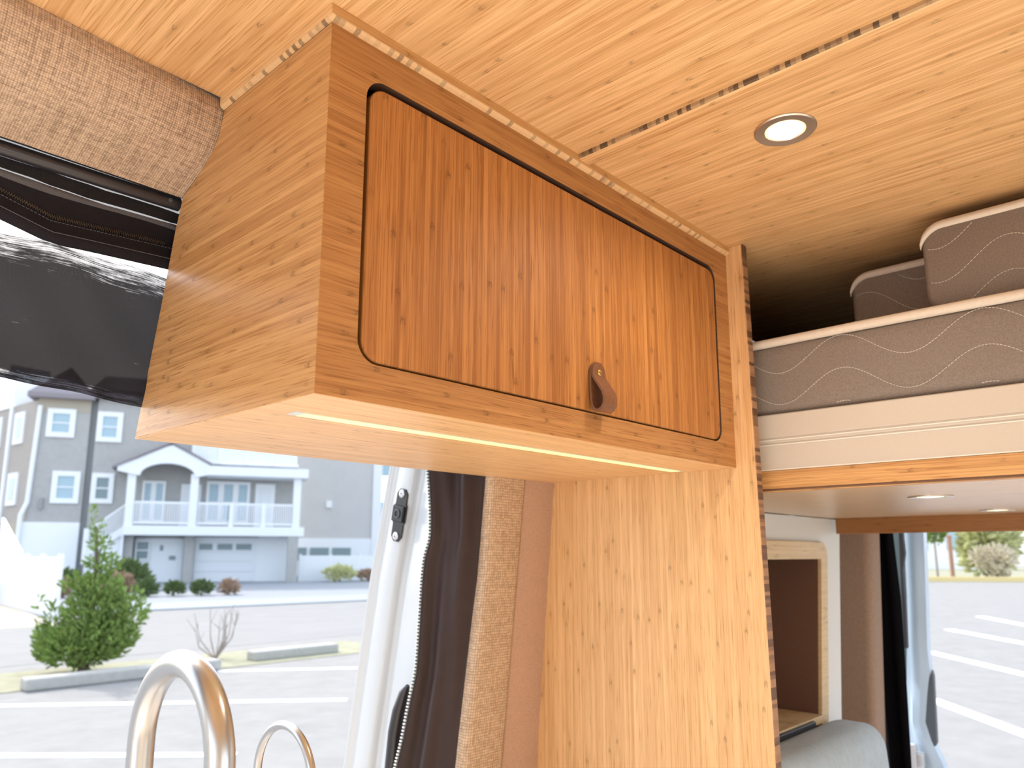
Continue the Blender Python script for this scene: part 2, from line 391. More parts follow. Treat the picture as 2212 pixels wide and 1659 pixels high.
# ------------------------------------------------------------------ builders
class MB:
    def __init__(s):
        s.v = []; s.f = []; s.uv = []; s.mi = []
    def quad_grid(s, pts, uvs=None, mi=0, flip=False):
        """pts: rows of points"""
        b = len(s.v); nr, nc = len(pts), len(pts[0])
        for r_ in pts: s.v += [tuple(q) for q in r_]
        for i in range(nr-1):
            for j in range(nc-1):
                q = [b+i*nc+j, b+i*nc+j+1, b+(i+1)*nc+j+1, b+(i+1)*nc+j]
                if flip: q.reverse()
                s.f.append(tuple(q)); s.mi.append(mi)
                if uvs:
                    ii = [(i, j), (i, j+1), (i+1, j+1), (i+1, j)]
                    if flip: ii.reverse()
                    s.uv.append([uvs[a][c] for a, c in ii])
                else: s.uv.append(None)
        return s
    def face(s, pts, mi=0):
        b = len(s.v); s.v += [tuple(q) for q in pts]
        s.f.append(tuple(range(b, b+len(pts)))); s.mi.append(mi); s.uv.append(None)
        return s
    def box(s, x0, x1, y0, y1, z0, z1, mi=0):
        return s.obox(Vector((x0, y0, z0)), Vector((x1-x0, 0, 0)), Vector((0, y1-y0, 0)), Vector((0, 0, z1-z0)), mi)
    def obox(s, o, a, b_, c, mi=0):
        o, a, b_, c = Vector(o), Vector(a), Vector(b_), Vector(c)
        if a.cross(b_).dot(c) < 0: a, b_ = b_, a
        i = len(s.v)
        for q in (o, o+a, o+a+b_, o+b_, o+c, o+a+c, o+a+b_+c, o+b_+c): s.v.append(tuple(q))
        for q in ((0, 3, 2, 1), (4, 5, 6, 7), (0, 1, 5, 4), (1, 2, 6, 5), (2, 3, 7, 6), (3, 0, 4, 7)):
            s.f.append(tuple(i+j for j in q)); s.mi.append(mi); s.uv.append(None)
        return s
    def prism(s, poly, ext, mi=0, mi_side=None):
        """poly: list of 3D points, extruded by vector ext"""
        ext = Vector(ext); n = len(poly); i = len(s.v)
        P0 = [Vector(q) for q in poly]
        nor = Vector((0, 0, 0))
        for a in range(n):
            nor += P0[a].cross(P0[(a+1) % n])
        if nor.dot(ext) > 0: P0.reverse()
        s.v += [tuple(q) for q in P0] + [tuple(q+ext) for q in P0]
        s.f.append(tuple(range(i, i+n))); s.mi.append(mi); s.uv.append(None)
        s.f.append(tuple(range(i+2*n-1, i+n-1, -1))); s.mi.append(mi); s.uv.append(None)
        ms = mi if mi_side is None else mi_side
        for a in range(n):
            c = (a+1) % n
            s.f.append((i+c, i+a, i+n+a, i+n+c)); s.mi.append(ms); s.uv.append(None)
        return s
    def tube(s, path, rad, seg=12, caps=True, mi=0):
        path = [Vector(q) for q in path]
        rads = rad if isinstance(rad, (list, tuple)) else [rad]*len(path)
        i0 = len(s.v)
        prev = None
        for k_, q in enumerate(path):
            t = (path[min(k_+1, len(path)-1)] - path[max(k_-1, 0)]).normalized()
            if prev is None:
                a = t.orthogonal().normalized()
            else:
                a = (prev - t*prev.dot(t)).normalized()
            prev = a
            b_ = t.cross(a)
            for j in range(seg):
                th = 2*math.pi*j/seg
                s.v.append(tuple(q + (a*math.cos(th)+b_*math.sin(th))*rads[k_]))
        for k_ in range(len(path)-1):
            for j in range(seg):
                j2 = (j+1) % seg
                s.f.append((i0+k_*seg+j, i0+k_*seg+j2, i0+(k_+1)*seg+j2, i0+(k_+1)*seg+j)); s.mi.append(mi); s.uv.append(None)
        if caps:
            s.f.append(tuple(i0+j for j in reversed(range(seg)))); s.mi.append(mi); s.uv.append(None)
            e = i0+(len(path)-1)*seg
            s.f.append(tuple(e+j for j in range(seg))); s.mi.append(mi); s.uv.append(None)
        return s
    def lathe(s, c, axis, prof, seg=32, mi=0):
        """prof: list of (radius, height along axis)"""
        c, axis = Vector(c), Vector(axis).normalized()
        a = axis.orthogonal().normalized(); b_ = axis.cross(a)
        rows = []
        for r_, h in prof:
            rows.append([c+axis*h+(a*math.cos(2*math.pi*j/seg)+b_*math.sin(2*math.pi*j/seg))*r_ for j in range(seg+1)])
        return s.quad_grid(rows, mi=mi)
    def build(s, name, mats, parent=None, smooth=False, bevel=0.0, segs=2, angle=40, weld=True, loc=None):
        me = bpy.data.meshes.new(name)
        off = Vector((0, 0, 0))
        if loc is not None: off = Vector(loc)
        elif parent is not None: off = Vector(parent['_o'])
        me.from_pydata([tuple(Vector(q)-off) for q in s.v], [], s.f)
        if not isinstance(mats, (list, tuple)): mats = [mats]
        for m_ in mats: me.materials.append(m_)
        for p_, mi in zip(me.polygons, s.mi): p_.material_index = mi
        if any(u_ is not None for u_ in s.uv):
            L = me.uv_layers.new(name='UVMap')
            for p_, u_ in zip(me.polygons, s.uv):
                if u_ is None: continue
                for li, q in zip(p_.loop_indices, u_): L.data[li].uv = q
        if weld:
            bm = bmesh.new(); bm.from_mesh(me)
            bmesh.ops.remove_doubles(bm, verts=bm.verts, dist=1e-6)
            bm.to_mesh(me); bm.free()
        if smooth:
            for p_ in me.polygons: p_.use_smooth = True
            if smooth != 'all':
                me.set_sharp_from_angle(angle=math.radians(angle))
        o = bpy.data.objects.new(name, me)
        COL.objects.link(o)
        o['_o'] = tuple(off)
        if parent is not None: o.parent = parent
        elif loc is not None: o.location = loc
        if bevel:
            md = o.modifiers.new('bevel', 'BEVEL')
            md.width = bevel; md.segments = segs; md.limit_method = 'ANGLE'; md.angle_limit = math.radians(50)
        return o

def tag(o, label=None, cat=None, group=None, kind=None):
    if label: o['label'] = label
    if cat: o['category'] = cat
    if group: o['group'] = group
    if kind: o['kind'] = kind
    return o
def empty(name, loc, label=None, cat=None, group=None, kind=None):
    o = bpy.data.objects.new(name, None)
    o.empty_display_size = 0.05
    COL.objects.link(o); o.location = loc
    o['_o'] = tuple(loc)
    return tag(o, label, cat, group, kind)
def lerp_tab(tab, z):
    """tab: sorted descending list of (z, value)"""
    if z >= tab[0][0]: a, b_ = tab[0], tab[1]
    elif z <= tab[-1][0]: a, b_ = tab[-2], tab[-1]
    else:
        for a, b_ in zip(tab, tab[1:]):
            if b_[0] <= z <= a[0]: break
    return a[1] + (b_[1]-a[1])*(z-a[0])/(b_[0]-a[0])
def rrect(x0, x1, z0, z1, r, n=8):
    """rounded rectangle, counter-clockwise, list of (x, z)"""
    pts = []
    for cx, cz, a0 in ((x1-r, z0+r, -90), (x1-r, z1-r, 0), (x0+r, z1-r, 90), (x0+r, z0+r, 180)):
        for i in range(n+1):
            a = math.radians(a0 + 90*i/n)
            pts.append((cx+r*math.cos(a), cz+r*math.sin(a)))
    return pts

L = 0.8249           # cabinet length, up to the partition
HB, HT = 1.5, 1.88   # cabinet bottom and top
CZ = 1.895           # ceiling

# ================================================================== STRUCTURE
ceiling = empty('ceiling', (0, 0, CZ), 'pale bamboo plywood ceiling of the van with a seam strip', None, None, 'structure')
def cy_edge(x): return 0.2335 + 0.094*min(0, x) if x < 0 else 0.2335
def ceil_panel(x0, x1):
    n = 8
    mb = MB()
    pts = [(x0+(x1-x0)*i/n, cy_edge(x0+(x1-x0)*i/n), CZ) for i in range(n+1)]
    poly = pts + [(x1, -1.45, CZ), (x0, -1.45, CZ)]
    mb.prism(poly, (0, 0, 0.03))
    return mb.build('ceiling_panel', M['ceil'], ceiling)
ceil_panel(-1.6, 0.4045)
ceil_panel(0.4055, 2.45)
mb = MB()
# seam strip: rounded underside, plywood edge towards the front of the van
prof = [(0.3905, CZ), (0.3905, CZ-0.0045), (0.3925, CZ-0.0066), (0.396, CZ-0.0075), (0.412, CZ-0.0075), (0.4150, CZ-0.0065), (0.4165, CZ-0.004), (0.4165, CZ)]
rows = [[(x, y, z) for x, z in prof] for y in (-0.0042, -1.45)]
mb.quad_grid(rows[:1]+rows[1:])
ob = mb.build('seam_strip', [M['ceil'], M['ply_seam']], ceiling, smooth=True)
for p_ in ob.data.polygons:
    cc = p_.center
    if cc.x < 0.3930: p_.material_index = 1

# outer roof above everything (keeps the sky out)
mb = MB(); mb.box(-2.6, 2.55, -1.55, 0.62, 1.99, 2.03)
tag(mb.build('roof', M['van_white'], None), 'white outer roof skin of the van', None, None, 'structure')
mb = MB(); mb.box(-2.6, 2.55, -1.5, 0.62, -0.06, 0.0)
tag(mb.build('floor', M['floor'], None), 'pale vinyl floor of the van', None, None, 'structure')

# wall opposite the sliding door, with its window opening
mb = MB()
mb.box(-1.6, -0.35, -1.50, -1.46, 0, 1.99); mb.box(1.05, 2.5, -1.50, -1.46, 0, 1.99)
mb.box(-0.35, 1.05, -1.50, -1.46, 0, 0.85); mb.box(-0.35, 1.05, -1.50, -1.46, 1.45, 1.99)
tag(mb.build('wall_right', M['wall_in'], None), 'cream panelled van wall opposite the sliding door', None, None, 'structure')
# header over the cab, over the rear doors and over the sliding door
mb = MB(); mb.box(-1.66, -1.62, -1.5, 0.6, 1.72, 1.99)
tag(mb.build('trim_1', M['wall_in'], None), 'cream header over the cab', None, None, 'structure')

# wall lining between the sliding door and the partition (leans outwards going down)
def wall_y(z): return 0.4045 + 0.0914*(1.4977-z)
wall_left = empty('wall_left', (0.74, 0.45, 0), 'cloth lined van wall between sliding door and bamboo partition', None, None, 'structure')
zs = [1.86 - 0.06*i for i in range(31)]
def edge_wc(z): return lerp_tab([(1.75, 0.646), (1.4932, 0.6434), (1.327, 0.6456), (0.9787, 0.6239), (0.3, 0.60)], z)
def edge_fw(z): return lerp_tab([(1.4963, 0.7369), (0.9594, 0.7240)], z)
mb = MB(); rows = []; uvs = []
for z in zs:
    e, fme = edge_wc(z), edge_fw(z)
    y = wall_y(z)
    row = [(e+0.012, y+0.05, z), (e+0.002, y+0.016, z), (e, y+0.008, z), (e+0.004, y-0.001, z), (e+0.012, y-0.004, z), (fme-0.006, y-0.004, z), (fme-0.001, y-0.002, z), (fme, y+0.003, z)]
    rows.append(row)
    acc = 0; ur = []
    for i, q in enumerate(row):
        if i: acc += (Vector(q)-Vector(row[i-1])).length
        ur.append((acc, z))
    uvs.append(ur)
mb.quad_grid(rows, uvs, flip=True)
mb.build('woven_panel', M['woven_wall'], wall_left, smooth='all')
mb = MB()
rows = []
for z in zs:
    fme = edge_fw(z); y = wall_y(z)
    rows.append([(fme+0.0006, y+0.004, z), (fme+0.002, y, z), (fme+0.005, y-0.002, z), (L+0.002, y-0.002, z)])
mb.quad_grid(rows, flip=True)
mb.build('felt_panel', M['felt'], wall_left, smooth='all')
mb = MB()
rows = [[(0.66, wall_y(z)+0.05, z), (2.1, wall_y(z)+0.05, z)] for z in (1.95, 0.0)]
mb.quad_grid(rows, flip=True)
mb.build('backing', M['carpet'], wall_left)

# ------------------------------------------------------------------ van body at the sliding door
def yout(z): return lerp_tab([(1.98, 0.585), (1.8, 0.640), (1.5428, 0.7246), (1.3071, 0.7813), (0.9018, 0.8552), (0.5, 0.90), (0.0, 0.92)], z)
jamb = empty('door_pillar', (0.68, 0.8, 0.0), 'white painted rear pillar of the open sliding door', 'pillar')
sec = [(0.665, -0.27), (0.665, -0.112), (0.668, -0.106), (0.676, -0.103), (0.676, -0.090), (0.668, -0.085), (0.658, -0.082), (0.655, -0.076),
       (0.655, -0.034), (0.6575, -0.027), (0.662, -0.024), (0.662, -0.017), (0.656, -0.013), (0.651, -0.006), (0.651, -0.002), (0.655, 0.0), (0.75, 0.004), (0.9, 0.006)]
mb = MB()
zz = [1.98, 1.9, 1.8, 1.7, 1.6, 1.54, 1.48, 1.42, 1.36, 1.307, 1.22, 1.12, 1.02, 0.90, 0.7, 0.5, 0.25, 0.0]
mb.quad_grid([[(x, yout(z)+dy, z) for x, dy in sec] for z in zz])
mb.build('pillar_panel', M['van_white'], jamb, smooth=True, angle=60)
mb = MB()
ws = [(1.10, 0.618), (1.085, 0.628), (1.05, 0.642), (1.0088, 0.652), (0.9394, 0.660), (0.7, 0.675), (0.3, 0.69)]
mb.tube([(0.630, y, z) for z, y in ws], [0.004, 0.011, 0.014, 0.015, 0.015, 0.015, 0.015], 12)
mb.build('weatherstrip', M['black_rubber'], jamb, smooth=True)
# header rail above the sliding door
mb = MB()
mb.box(-0.9, 0.7, 0.40, 0.60, 1.835, 1.985)
tag(mb.build('trim_2', M['van_white'], None), 'white header above the sliding door', None, None, 'structure')
# front part of that side of the van
mb = MB(); mb.box(-1.6, -0.9, 0.42, 0.60, 0.0, 1.99)
tag(mb.build('trim_3', M['wall_in'], None), 'cream panel ahead of the sliding door', None, None, 'structure')

# striker plate
sp = empty('striker_plate', (0.648, 0.686, 1.436), 'black striker plate with two silver bolts on the white pillar', 'striker plate')
c0, c1 = Vector((0.6545, 0.6768, 1.4855)), Vector((0.6545, 0.6960, 1.3885))
ax = (c1-c0).normalized(); sd_ = Vector((0, -ax.z, ax.y)); sd_ = sd_ if sd_.y < 0 else -sd_
hw = 0.0175
def pp(t, s): return c0 + ax*t + sd_*s
Lp = (c1-c0).length
outl = [pp(-0.006, -hw*0.5), pp(-0.006, hw*0.5), pp(0.004, hw), pp(0.026, hw), pp(0.030, hw*1.22), pp(0.064, hw*1.22), pp(0.069, hw), pp(Lp-0.003, hw), pp(Lp+0.007, hw*0.45),
        pp(Lp+0.007, -hw*0.45), pp(Lp-0.003, -hw), pp(0.069, -hw), pp(0.064, -hw*1.22), pp(0.030, -hw*1.22), pp(0.026, -hw), pp(0.004, -hw)]
MB().prism(outl, (-0.003, 0, 0)).build('plate', M['black_plastic'], sp, bevel=0.0008)
mb = MB()
mid = pp(0.047, 0)
mb.obox(pp(0.030, -hw*1.05)+Vector((-0.003, 0, 0)), ax*0.034, sd_*hw*2.1, Vector((-0.006, 0, 0)))
mb.build('latch_block', M['black_plastic'], sp, bevel=0.002)
mb = MB(); mb.lathe(mid+Vector((-0.0091, 0, 0)), (-1, 0, 0), [(0.0095, 0), (0.0095, 0.002), (0.007, 0.002), (0.005, -0.003), (0, -0.003)], 20)
mb.build('socket', M['grey_plastic'], sp, smooth=True)
for t in (0.004, Lp-0.004):
    mb = MB(); mb.lathe(pp(t, 0)+Vector((-0.003, 0, 0)), (-1, 0, 0), [(0.0088, 0), (0.0088, 0.002), (0.0072, 0.0034), (0.0026, 0.0036), (0.002, 0.001), (0, 0.001)], 20)
    mb.build('bolt', M['bolt'], sp, smooth=True)

# ------------------------------------------------------------------ tall partition
part = empty('partition_panel', (L+0.01, 0.2, 0), 'tall pale bamboo partition panel at the far end of the wall cabinet', 'panel')
T = 0.0185
prof = [(-0.031, CZ), (-0.036, 1.521), (-0.040, 1.235), (-0.042, 1.03), (-0.044, 0.0)]
back = [(0.55, 0.0), (wall_y(0.94)+0.0, 0.94), (wall_y(1.2), 1.2), (wall_y(1.4977), 1.4977), (0.33, 1.77), (0.26, CZ)]
poly = [(L, y, z) for y, z in prof+back]
mb = MB(); mb.prism(poly, (T, 0, 0))
ob = mb.build('board', [M['tall'], M['ply_z']], part)
for p_ in ob.data.polygons:
    if p_.normal.y < -0.8: p_.material_index = 1
ob.modifiers.new('bevel', 'BEVEL').width = 0.0012

# ================================================================== OVERHEAD CABINET
cab = empty('overhead_cabinet', (0.4, 0.2, HB), 'bamboo overhead cabinet with one round-cornered door and leather pull', 'cabinet')
S = 0.018
sback = [(0.4118, HB), (0.3874, 1.5854), (0.3624, 1.6721), (0.3402, 1.7594), (0.3249, 1.8017), (0.300, 1.8105), (0.2707, 1.823), (0.2500, 1.836), (0.2381, 1.847), (0.230, 1.866), (0.2265, HT)]
poly = [(0, 0.0003, HB)] + [(0, y, z) for y, z in sback] + [(0, 0.0003, HT)]
MB().prism(poly, (S, 0, 0)).build('side_panel', M['side'], cab, bevel=0.0008)
# face frame with a rounded opening
OX0, OX1, OZ0, OZ1, OR = 0.0450, 0.7795, 1.5385, 1.8435, 0.024
def opening(x0, x1, z0, z1, r, n=10): return rrect(x0, x1, z0, z1, r, n)
inn = opening(OX0, OX1, OZ0, OZ1, OR)
def to_outer(x, z):
    # send each inner point to the outer rectangle, corner arcs fold onto the corner
    fx = 0.0003 if x < OX0+OR else (L if x > OX1-OR else x)
    fz = HB if z < OZ0+OR else (HT if z > OZ1-OR else z)
    dx = min(abs(x-OX0), abs(x-OX1)); dz = min(abs(z-OZ0), abs(z-OZ1))
    if fx != x and fz != z:
        # on an arc: split the arc between the two adjoining sides
        cx = OX0+OR if x < OX0+OR else OX1-OR
        cz = OZ0+OR if z < OZ0+OR else OZ1-OR
        a = math.atan2(abs(z-cz), abs(x-cx))
        if a < math.pi/4 - 1e-6: return (fx, z)
        if a > math.pi/4 + 1e-6: return (x, fz)
        return (fx, fz)
    return (fx, fz) if (fx != x) == (fz != z) else (fx, fz)
mb = MB()
n = len(inn)
oo = [to_outer(x, z) for x, z in inn]
for i in range(n):
    j = (i+1) % n
    a, b_, c, d = inn[i], inn[j], oo[j], oo[i]
    mb.face([(d[0], 0, d[1]), (c[0], 0, c[1]), (b_[0], 0, b_[1]), (a[0], 0, a[1])])
    mb.face([(a[0], 0, a[1]), (b_[0], 0, b_[1]), (b_[0], S, b_[1]), (a[0], S, a[1])], 1)
    mb.face([(a[0], S, a[1]), (b_[0], S, b_[1]), (c[0], S, c[1]), (d[0], S, d[1])])
mb.face([(0.0003, 0, HB), (L, 0, HB), (L, S, HB), (0.0003, S, HB)][::-1])
ff = mb.build('face_frame', [M['frame'], M['reveal']], cab)
# carcass inside
MB().box(S, L-0.001, S, 0.395, HB+0.0005, HB+0.016).build('inner_floor', M['dark_in'], cab)
MB().box(S, L-0.001, 0.0, 0.0005, 0, 0.0001)
mb = MB(); mb.box(0.0004, L-0.0002, 0.0005, 0.4118, HB-0.0006, HB+0.0004)
mb.build('bottom_panel', M['bottom'], cab)
mb = MB(); mb.prism([(S, 0.405, HB), (S, 0.318, 1.80), (S, 0.225, HT), (S, 0.24, HT), (S, 0.33, 1.81), (S, 0.4115, HB)], (L-S-0.001, 0, 0))
mb.build('back_panel', M['dark_in'], cab)
mb = MB(); mb.box(S, L-0.001, 0.001, 0.228, HT-0.012, HT-0.0005)
mb.build('top_panel', M['dark_in'], cab)
# door
dr = rrect(OX0+0.0062, OX1-0.0013, OZ0+0.0028, OZ1-0.0062, OR-0.003, 10)
door = MB().prism([(x, 0.0016, z) for x, z in dr], (0, 0.017, 0)).build('door', M['door'], cab, smooth=True, bevel=0.0016, segs=3)
# leather pull: a folded strap seen edge-on as a teardrop
PX0, PX1 = 0.4165, 0.4450
def pull_center():
    pts = []
    # back layer up the door, loop at the bottom, front layer back up
    path = [(-0.0012, 1.6085), (-0.0012, 1.590), (-0.0013, 1.572), (-0.0020, 1.557), (-0.0040, 1.5480), (-0.0078, 1.5425), (-0.0130, 1.5412), (-0.0185, 1.5438),
            (-0.0222, 1.5498), (-0.0228, 1.5580), (-0.0200, 1.5665), (-0.0145, 1.5745), (-0.0088, 1.5825), (-0.0052, 1.5885), (-0.0044, 1.5960), (-0.0043, 1.6085)]
    return path
cl = pull_center(); th = 0.00145
lo, hi = [], []
for i, (y, z) in enumerate(cl):
    a = Vector(cl[max(i-1, 0)]); b_ = Vector(cl[min(i+1, len(cl)-1)])
    t = (b_-a).normalized(); nn = Vector((-t.y, t.x))
    lo.append((y+nn.x*th, z+nn.y*th)); hi.append((y-nn.x*th, z-nn.y*th))
mb = MB()
nx = 8
def halfw(z):   # rounded top of the strap
    zt = 1.6085; r_ = 0.5*(PX1-PX0)
    d = zt - z
    return 1.0 if d > r_ else max(0.32, math.sqrt(max(0.0, 1-((r_-d)/r_)**2)))
cx = 0.5*(PX0+PX1); hwid = 0.5*(PX1-PX0)
# resample the flat top so that the rounding shows
def dens(side):
    out = []
    for i in range(len(side)-1):
        a, b_ = Vector(side[i]), Vector(side[i+1])
        for q in range(4): out.append(a.lerp(b_, q/4))
    out.append(Vector(side[-1]))
    return out
lo, hi = dens(lo), dens(hi)
for side, fl in ((lo, False), (hi, True)):
    rows = [[(cx+hwid*halfw(q.y)*(2*j/nx-1), q.x, q.y) for j in range(nx+1)] for q in side]
    mb.quad_grid(rows, flip=fl, mi=0)
for sgn in (-1, 1):
    rows = [[(cx+sgn*hwid*halfw(a.y), a.x, a.y), (cx+sgn*hwid*halfw(b_.y), b_.x, b_.y)] for a, b_ in zip(lo, hi)]
    mb.quad_grid(rows, flip=(sgn > 0), mi=1)
for q in (0, -1):
    a, b_ = lo[q], hi[q]
    mb.quad_grid([[(cx-hwid*halfw(a.y), a.x, a.y), (cx+hwid*halfw(a.y), a.x, a.y)], [(cx-hwid*halfw(b_.y), b_.x, b_.y), (cx+hwid*halfw(b_.y), b_.x, b_.y)]], mi=1)
pull = mb.build('leather_pull', [M['leather'], M['leather_edge']], door, smooth=True, angle=50)
tag(pull, 'folded brown leather strap pull')
mb = MB(); mb.lathe((cx+0.0005, -0.0056, 1.5945), (0, -1, 0), [(0.0044, 0), (0.0042, 0.0012), (0.0030, 0.0021), (0.0012, 0.0017), (0, 0.0010)], 20)
tag(mb.build('screw', M['brass'], door, smooth=True), 'small brass screw of the pull')
# crown strip under the ceiling, along the front and along the side
def strip_prof(p):   # (out, z) from ceiling, round lower edge, back to the cabinet
    z0 = HT
    r_ = min(p, 0.0045)
    pts = [(p, CZ), (p, z0+r_+0.001)]
    for i in range(1, 6):
        a = math.radians(90*i/5)
        pts.append((p-r_+r_*math.cos(a), z0+0.001+r_-r_*math.sin(a)))
    pts.append((0.0, z0))
    return pts
pf, ps = strip_prof(0.0072), strip_prof(0.0050)
mb = MB()
mb.quad_grid([[(-0.0050*o/0.0072, -o, z) for o, z in pf], [(L, -o, z) for o, z in pf]])
ob = mb.build('crown_strip', [M['trim_x'], M['ply_x']], cab, smooth=True)
for p_ in ob.data.polygons:
    if p_.center.z + HB < HT + 0.0035: p_.material_index = 1
mb = MB()
ye = 0.2275
mb.quad_grid([[(-o, -0.0072*o/0.0050, z) for o, z in ps], [(-o, ye, z) for o, z in ps]], flip=True)
ob = mb.build('crown_strip', [M['trim_y'], M['ply_y']], cab, smooth=True)
for p_ in ob.data.polygons:
    if p_.center.z + HB < HT + 0.0035: p_.material_index = 1
# LED strip recessed in the bottom
LX0, LX1, LY0, LY1 = 0.036, 0.806, 0.0890, 0.1090
mb = MB(); mb.box(LX0, LX1, LY0, LY1, HB-0.0014, HB-0.0004)
ch = mb.build('led_channel', M['alu'], cab)
mb = MB(); mb.box(LX0+0.012, LX1-0.012, LY0+0.001, LY1-0.001, HB-0.0020, HB-0.0013)
mb.build('led_diffuser', M['led'], ch)
# ------------------------------------------------------------------ downlights
def downlight(name, c, R, label, cat, group, lensmat, power, cone=165):
    root = empty(name, c, label, cat, group)
    c = Vector(c)
    mb = MB(); mb.lathe(c, (0, 0, -1), [(R, 0.0), (R, 0.0012), (R-0.0015, 0.0026), (R*0.66, 0.0018), (R*0.645, 0.0004)], 48)
    mb.build('bezel', M['nickel'], root, smooth=True)
    mb = MB(); mb.lathe(c, (0, 0, -1), [(R*0.645, 0.0006), (R*0.60, 0.0012), (R*0.59, 0.0012)], 48)
    mb.build('glow_ring', M['lamp_ring'], root, smooth=True)
    mb = MB(); mb.lathe(c, (0, 0, -1), [(R*0.60, 0.0010), (R*0.4, 0.0016), (0.0, 0.0018)], 48)
    mb.build('lens', lensmat, root, smooth=True)
    d = bpy.data.lights.new(name+'_lamp', 'SPOT'); d.energy = power; d.spot_size = math.radians(cone); d.spot_blend = 1.0
    d.shadow_soft_size = R*0.8; d.color = (1.0, 0.93, 0.82)
    o = bpy.data.objects.new(name+'_lamp', d); COL.objects.link(o)
    o.parent = root; o.location = (0, 0, -0.012)
    return root
downlight('ceiling_downlight', (0.5235, -0.2405, CZ), 0.0385, 'round lit downlight with satin nickel bezel in the bamboo ceiling', 'downlight', None, M['lamp'], 6.5)
for x, y, lb in ((-0.55, -0.2405, 'unseen added downlight ahead of the cabinet, nearest the sliding door'), (-0.55, -0.95, 'unseen added downlight over the galley aisle near the cab'), (0.5235, -0.95, 'unseen added downlight near the wall opposite the sliding door')):
    downlight('ceiling_downlight', (x, y, CZ), 0.0385, lb, 'downlight', None, M['lamp'], 185, 72)  # unseen fittings added so the floor bounces light up to the ceiling
PZ = 1.461
downlight('bed_downlight', (1.174, -0.206, PZ), 0.038, 'larger lit downlight under the bed platform, nearer the aluminium rail', 'downlight', 'downlights under the bed platform', M['bed_lamp'], 0.7)
downlight('bed_downlight', (1.745, -0.204, PZ), 0.038, 'smaller lit downlight under the bed platform, by the dark beam', 'downlight', 'downlights under the bed platform', M['bed_lamp'], 0.7)

# ------------------------------------------------------------------ headliner cove
head = empty('headliner_panel', (-0.5, 0.28, 1.8), 'brown woven cloth headliner panel curving down beside the ceiling', 'panel')
hp = [(0.2335, CZ+0.001), (0.2290, 1.880), (0.2335, 1.862), (0.2430, 1.845), (0.2560, 1.833), (0.2740, 1.8225), (0.3000, 1.8125), (0.3249, 1.8040), (0.3300, 1.802)]
hpd = []
for i in range(len(hp)-1):
    for q in range(3):
        hpd.append(tuple(Vector(hp[i]).lerp(Vector(hp[i+1]), q/3)))
hpd.append(hp[-1])
mb = MB(); rows = []; uvs = []
xs = [-1.4, -1.0, -0.6, -0.4, -0.3, -0.2, -0.1, 0.0, 0.03]
for x in xs:
    dyy = 0.094*min(0, max(x, -0.35))
    acc = 0; row = []; ur = []
    for i, (y, z) in enumerate(hpd):
        k_ = i/(len(hpd)-1)
        q = Vector((x, y+dyy*(1-k_), z + (0.0)))
        if row: acc += (q-row[-1]).length
        row.append(q); ur.append((x, acc))
    rows.append(row); uvs.append(ur)
mb.quad_grid(rows, uvs)
mb.build('cloth', M['headliner'], head, smooth='all')
mb = MB(); mb.tube([(-1.4, 0.332, 1.8035), (0.0, 0.332, 1.8035)], 0.0022, 6)
mb.build('edge_bead', M['black_cloth'], head)

# ------------------------------------------------------------------ insect screen at the door
rod = empty('screen_rod', (-0.5, 0.345, 1.796), 'glossy black tube below the woven headliner', 'rod')
mb = MB(); mb.tube([(-1.2, 0.345, 1.7935), (-0.4, 0.345, 1.7935), (0.004, 0.345, 1.7985)], 0.0085, 20)
mb.build('tube', M['black_rubber'], rod, smooth=True)
mb = MB(); mb.lathe((-0.010, 0.3365, 1.7975), (0.2, -1, -0.1), [(0.0028, 0), (0.0024, 0.0008), (0, 0.001)], 12)
mb.build('rivet', M['grey_plastic'], rod, smooth=True)
scr = empty('insect_screen', (-0.4, 0.38, 1.54), 'black rolled insect screen with zip hanging in the sliding door', 'insect screen')
def wx(tab, x):
    tab = sorted(tab, reverse=True)
    return lerp_tab(tab, max(min(x, 0.03), -0.22))
XS = [-1.2 + 0.02*i for i in range(61)] + [0.012, 0.03]
XS = sorted(set(round(x, 4) for x in XS if x <= 0.03))
def top_z(x): return 1.790
def tape_z(x): return wx([(-0.1888, 1.7735), (-0.1381, 1.7710), (-0.0829, 1.7700), (0.0054, 1.7725)], x)
def zip_z(x): return wx([(-0.1857, 1.7535), (-0.1336, 1.7395), (-0.0788, 1.7428), (0.0047, 1.7480)], x)
def low_z(x): return wx([(-0.1813, 1.7229), (-0.1303, 1.7105), (-0.0817, 1.7134), (0.0057, 1.7173)], x)
def ridge(x, k_): return 0.0012*math.sin(x*55+k_) + 0.0008*math.sin(x*140+2*k_)
mb = MB(); rows = []
for x in XS:
    t0, t1 = top_z(x), tape_z(x)+0.003
    rows.append([(x, 0.352+ridge(x, 0.3*q), t0+(t1-t0)*q/4) for q in range(5)])
mb.quad_grid(rows); mb.build('header_mesh', M['black_mesh2'], scr, smooth='all')
mb = MB(); rows = []
for x in XS:
    t0 = tape_z(x); wdt = 0.0045+0.0016*math.sin(x*31)
    rows.append([(x, 0.3545, t0+wdt*0.5), (x, 0.3505+ridge(x, 1), t0), (x, 0.3535, t0-wdt*0.6), (x, 0.356, t0-wdt)])
mb.quad_grid(rows); mb.build('reflective_tape', M['shiny_tape'], scr, smooth='all')
mb = MB(); rows = []
for x in XS:
    a, c_, d_ = tape_z(x)-0.003, zip_z(x), low_z(x)
    rows.append([(x, 0.356, a), (x, 0.3585+ridge(x, 2), 0.5*(a+c_)), (x, 0.3585, c_+0.005), (x, 0.3600, c_), (x, 0.3600, c_-0.005), (x, 0.3605+ridge(x, 1), 0.6*c_+0.4*d_),
                 (x, 0.3590, 0.38*c_+0.62*d_), (x, 0.3615, 0.2*c_+0.8*d_), (x, 0.3645, 0.06*c_+0.94*d_), (x, 0.368, d_)])
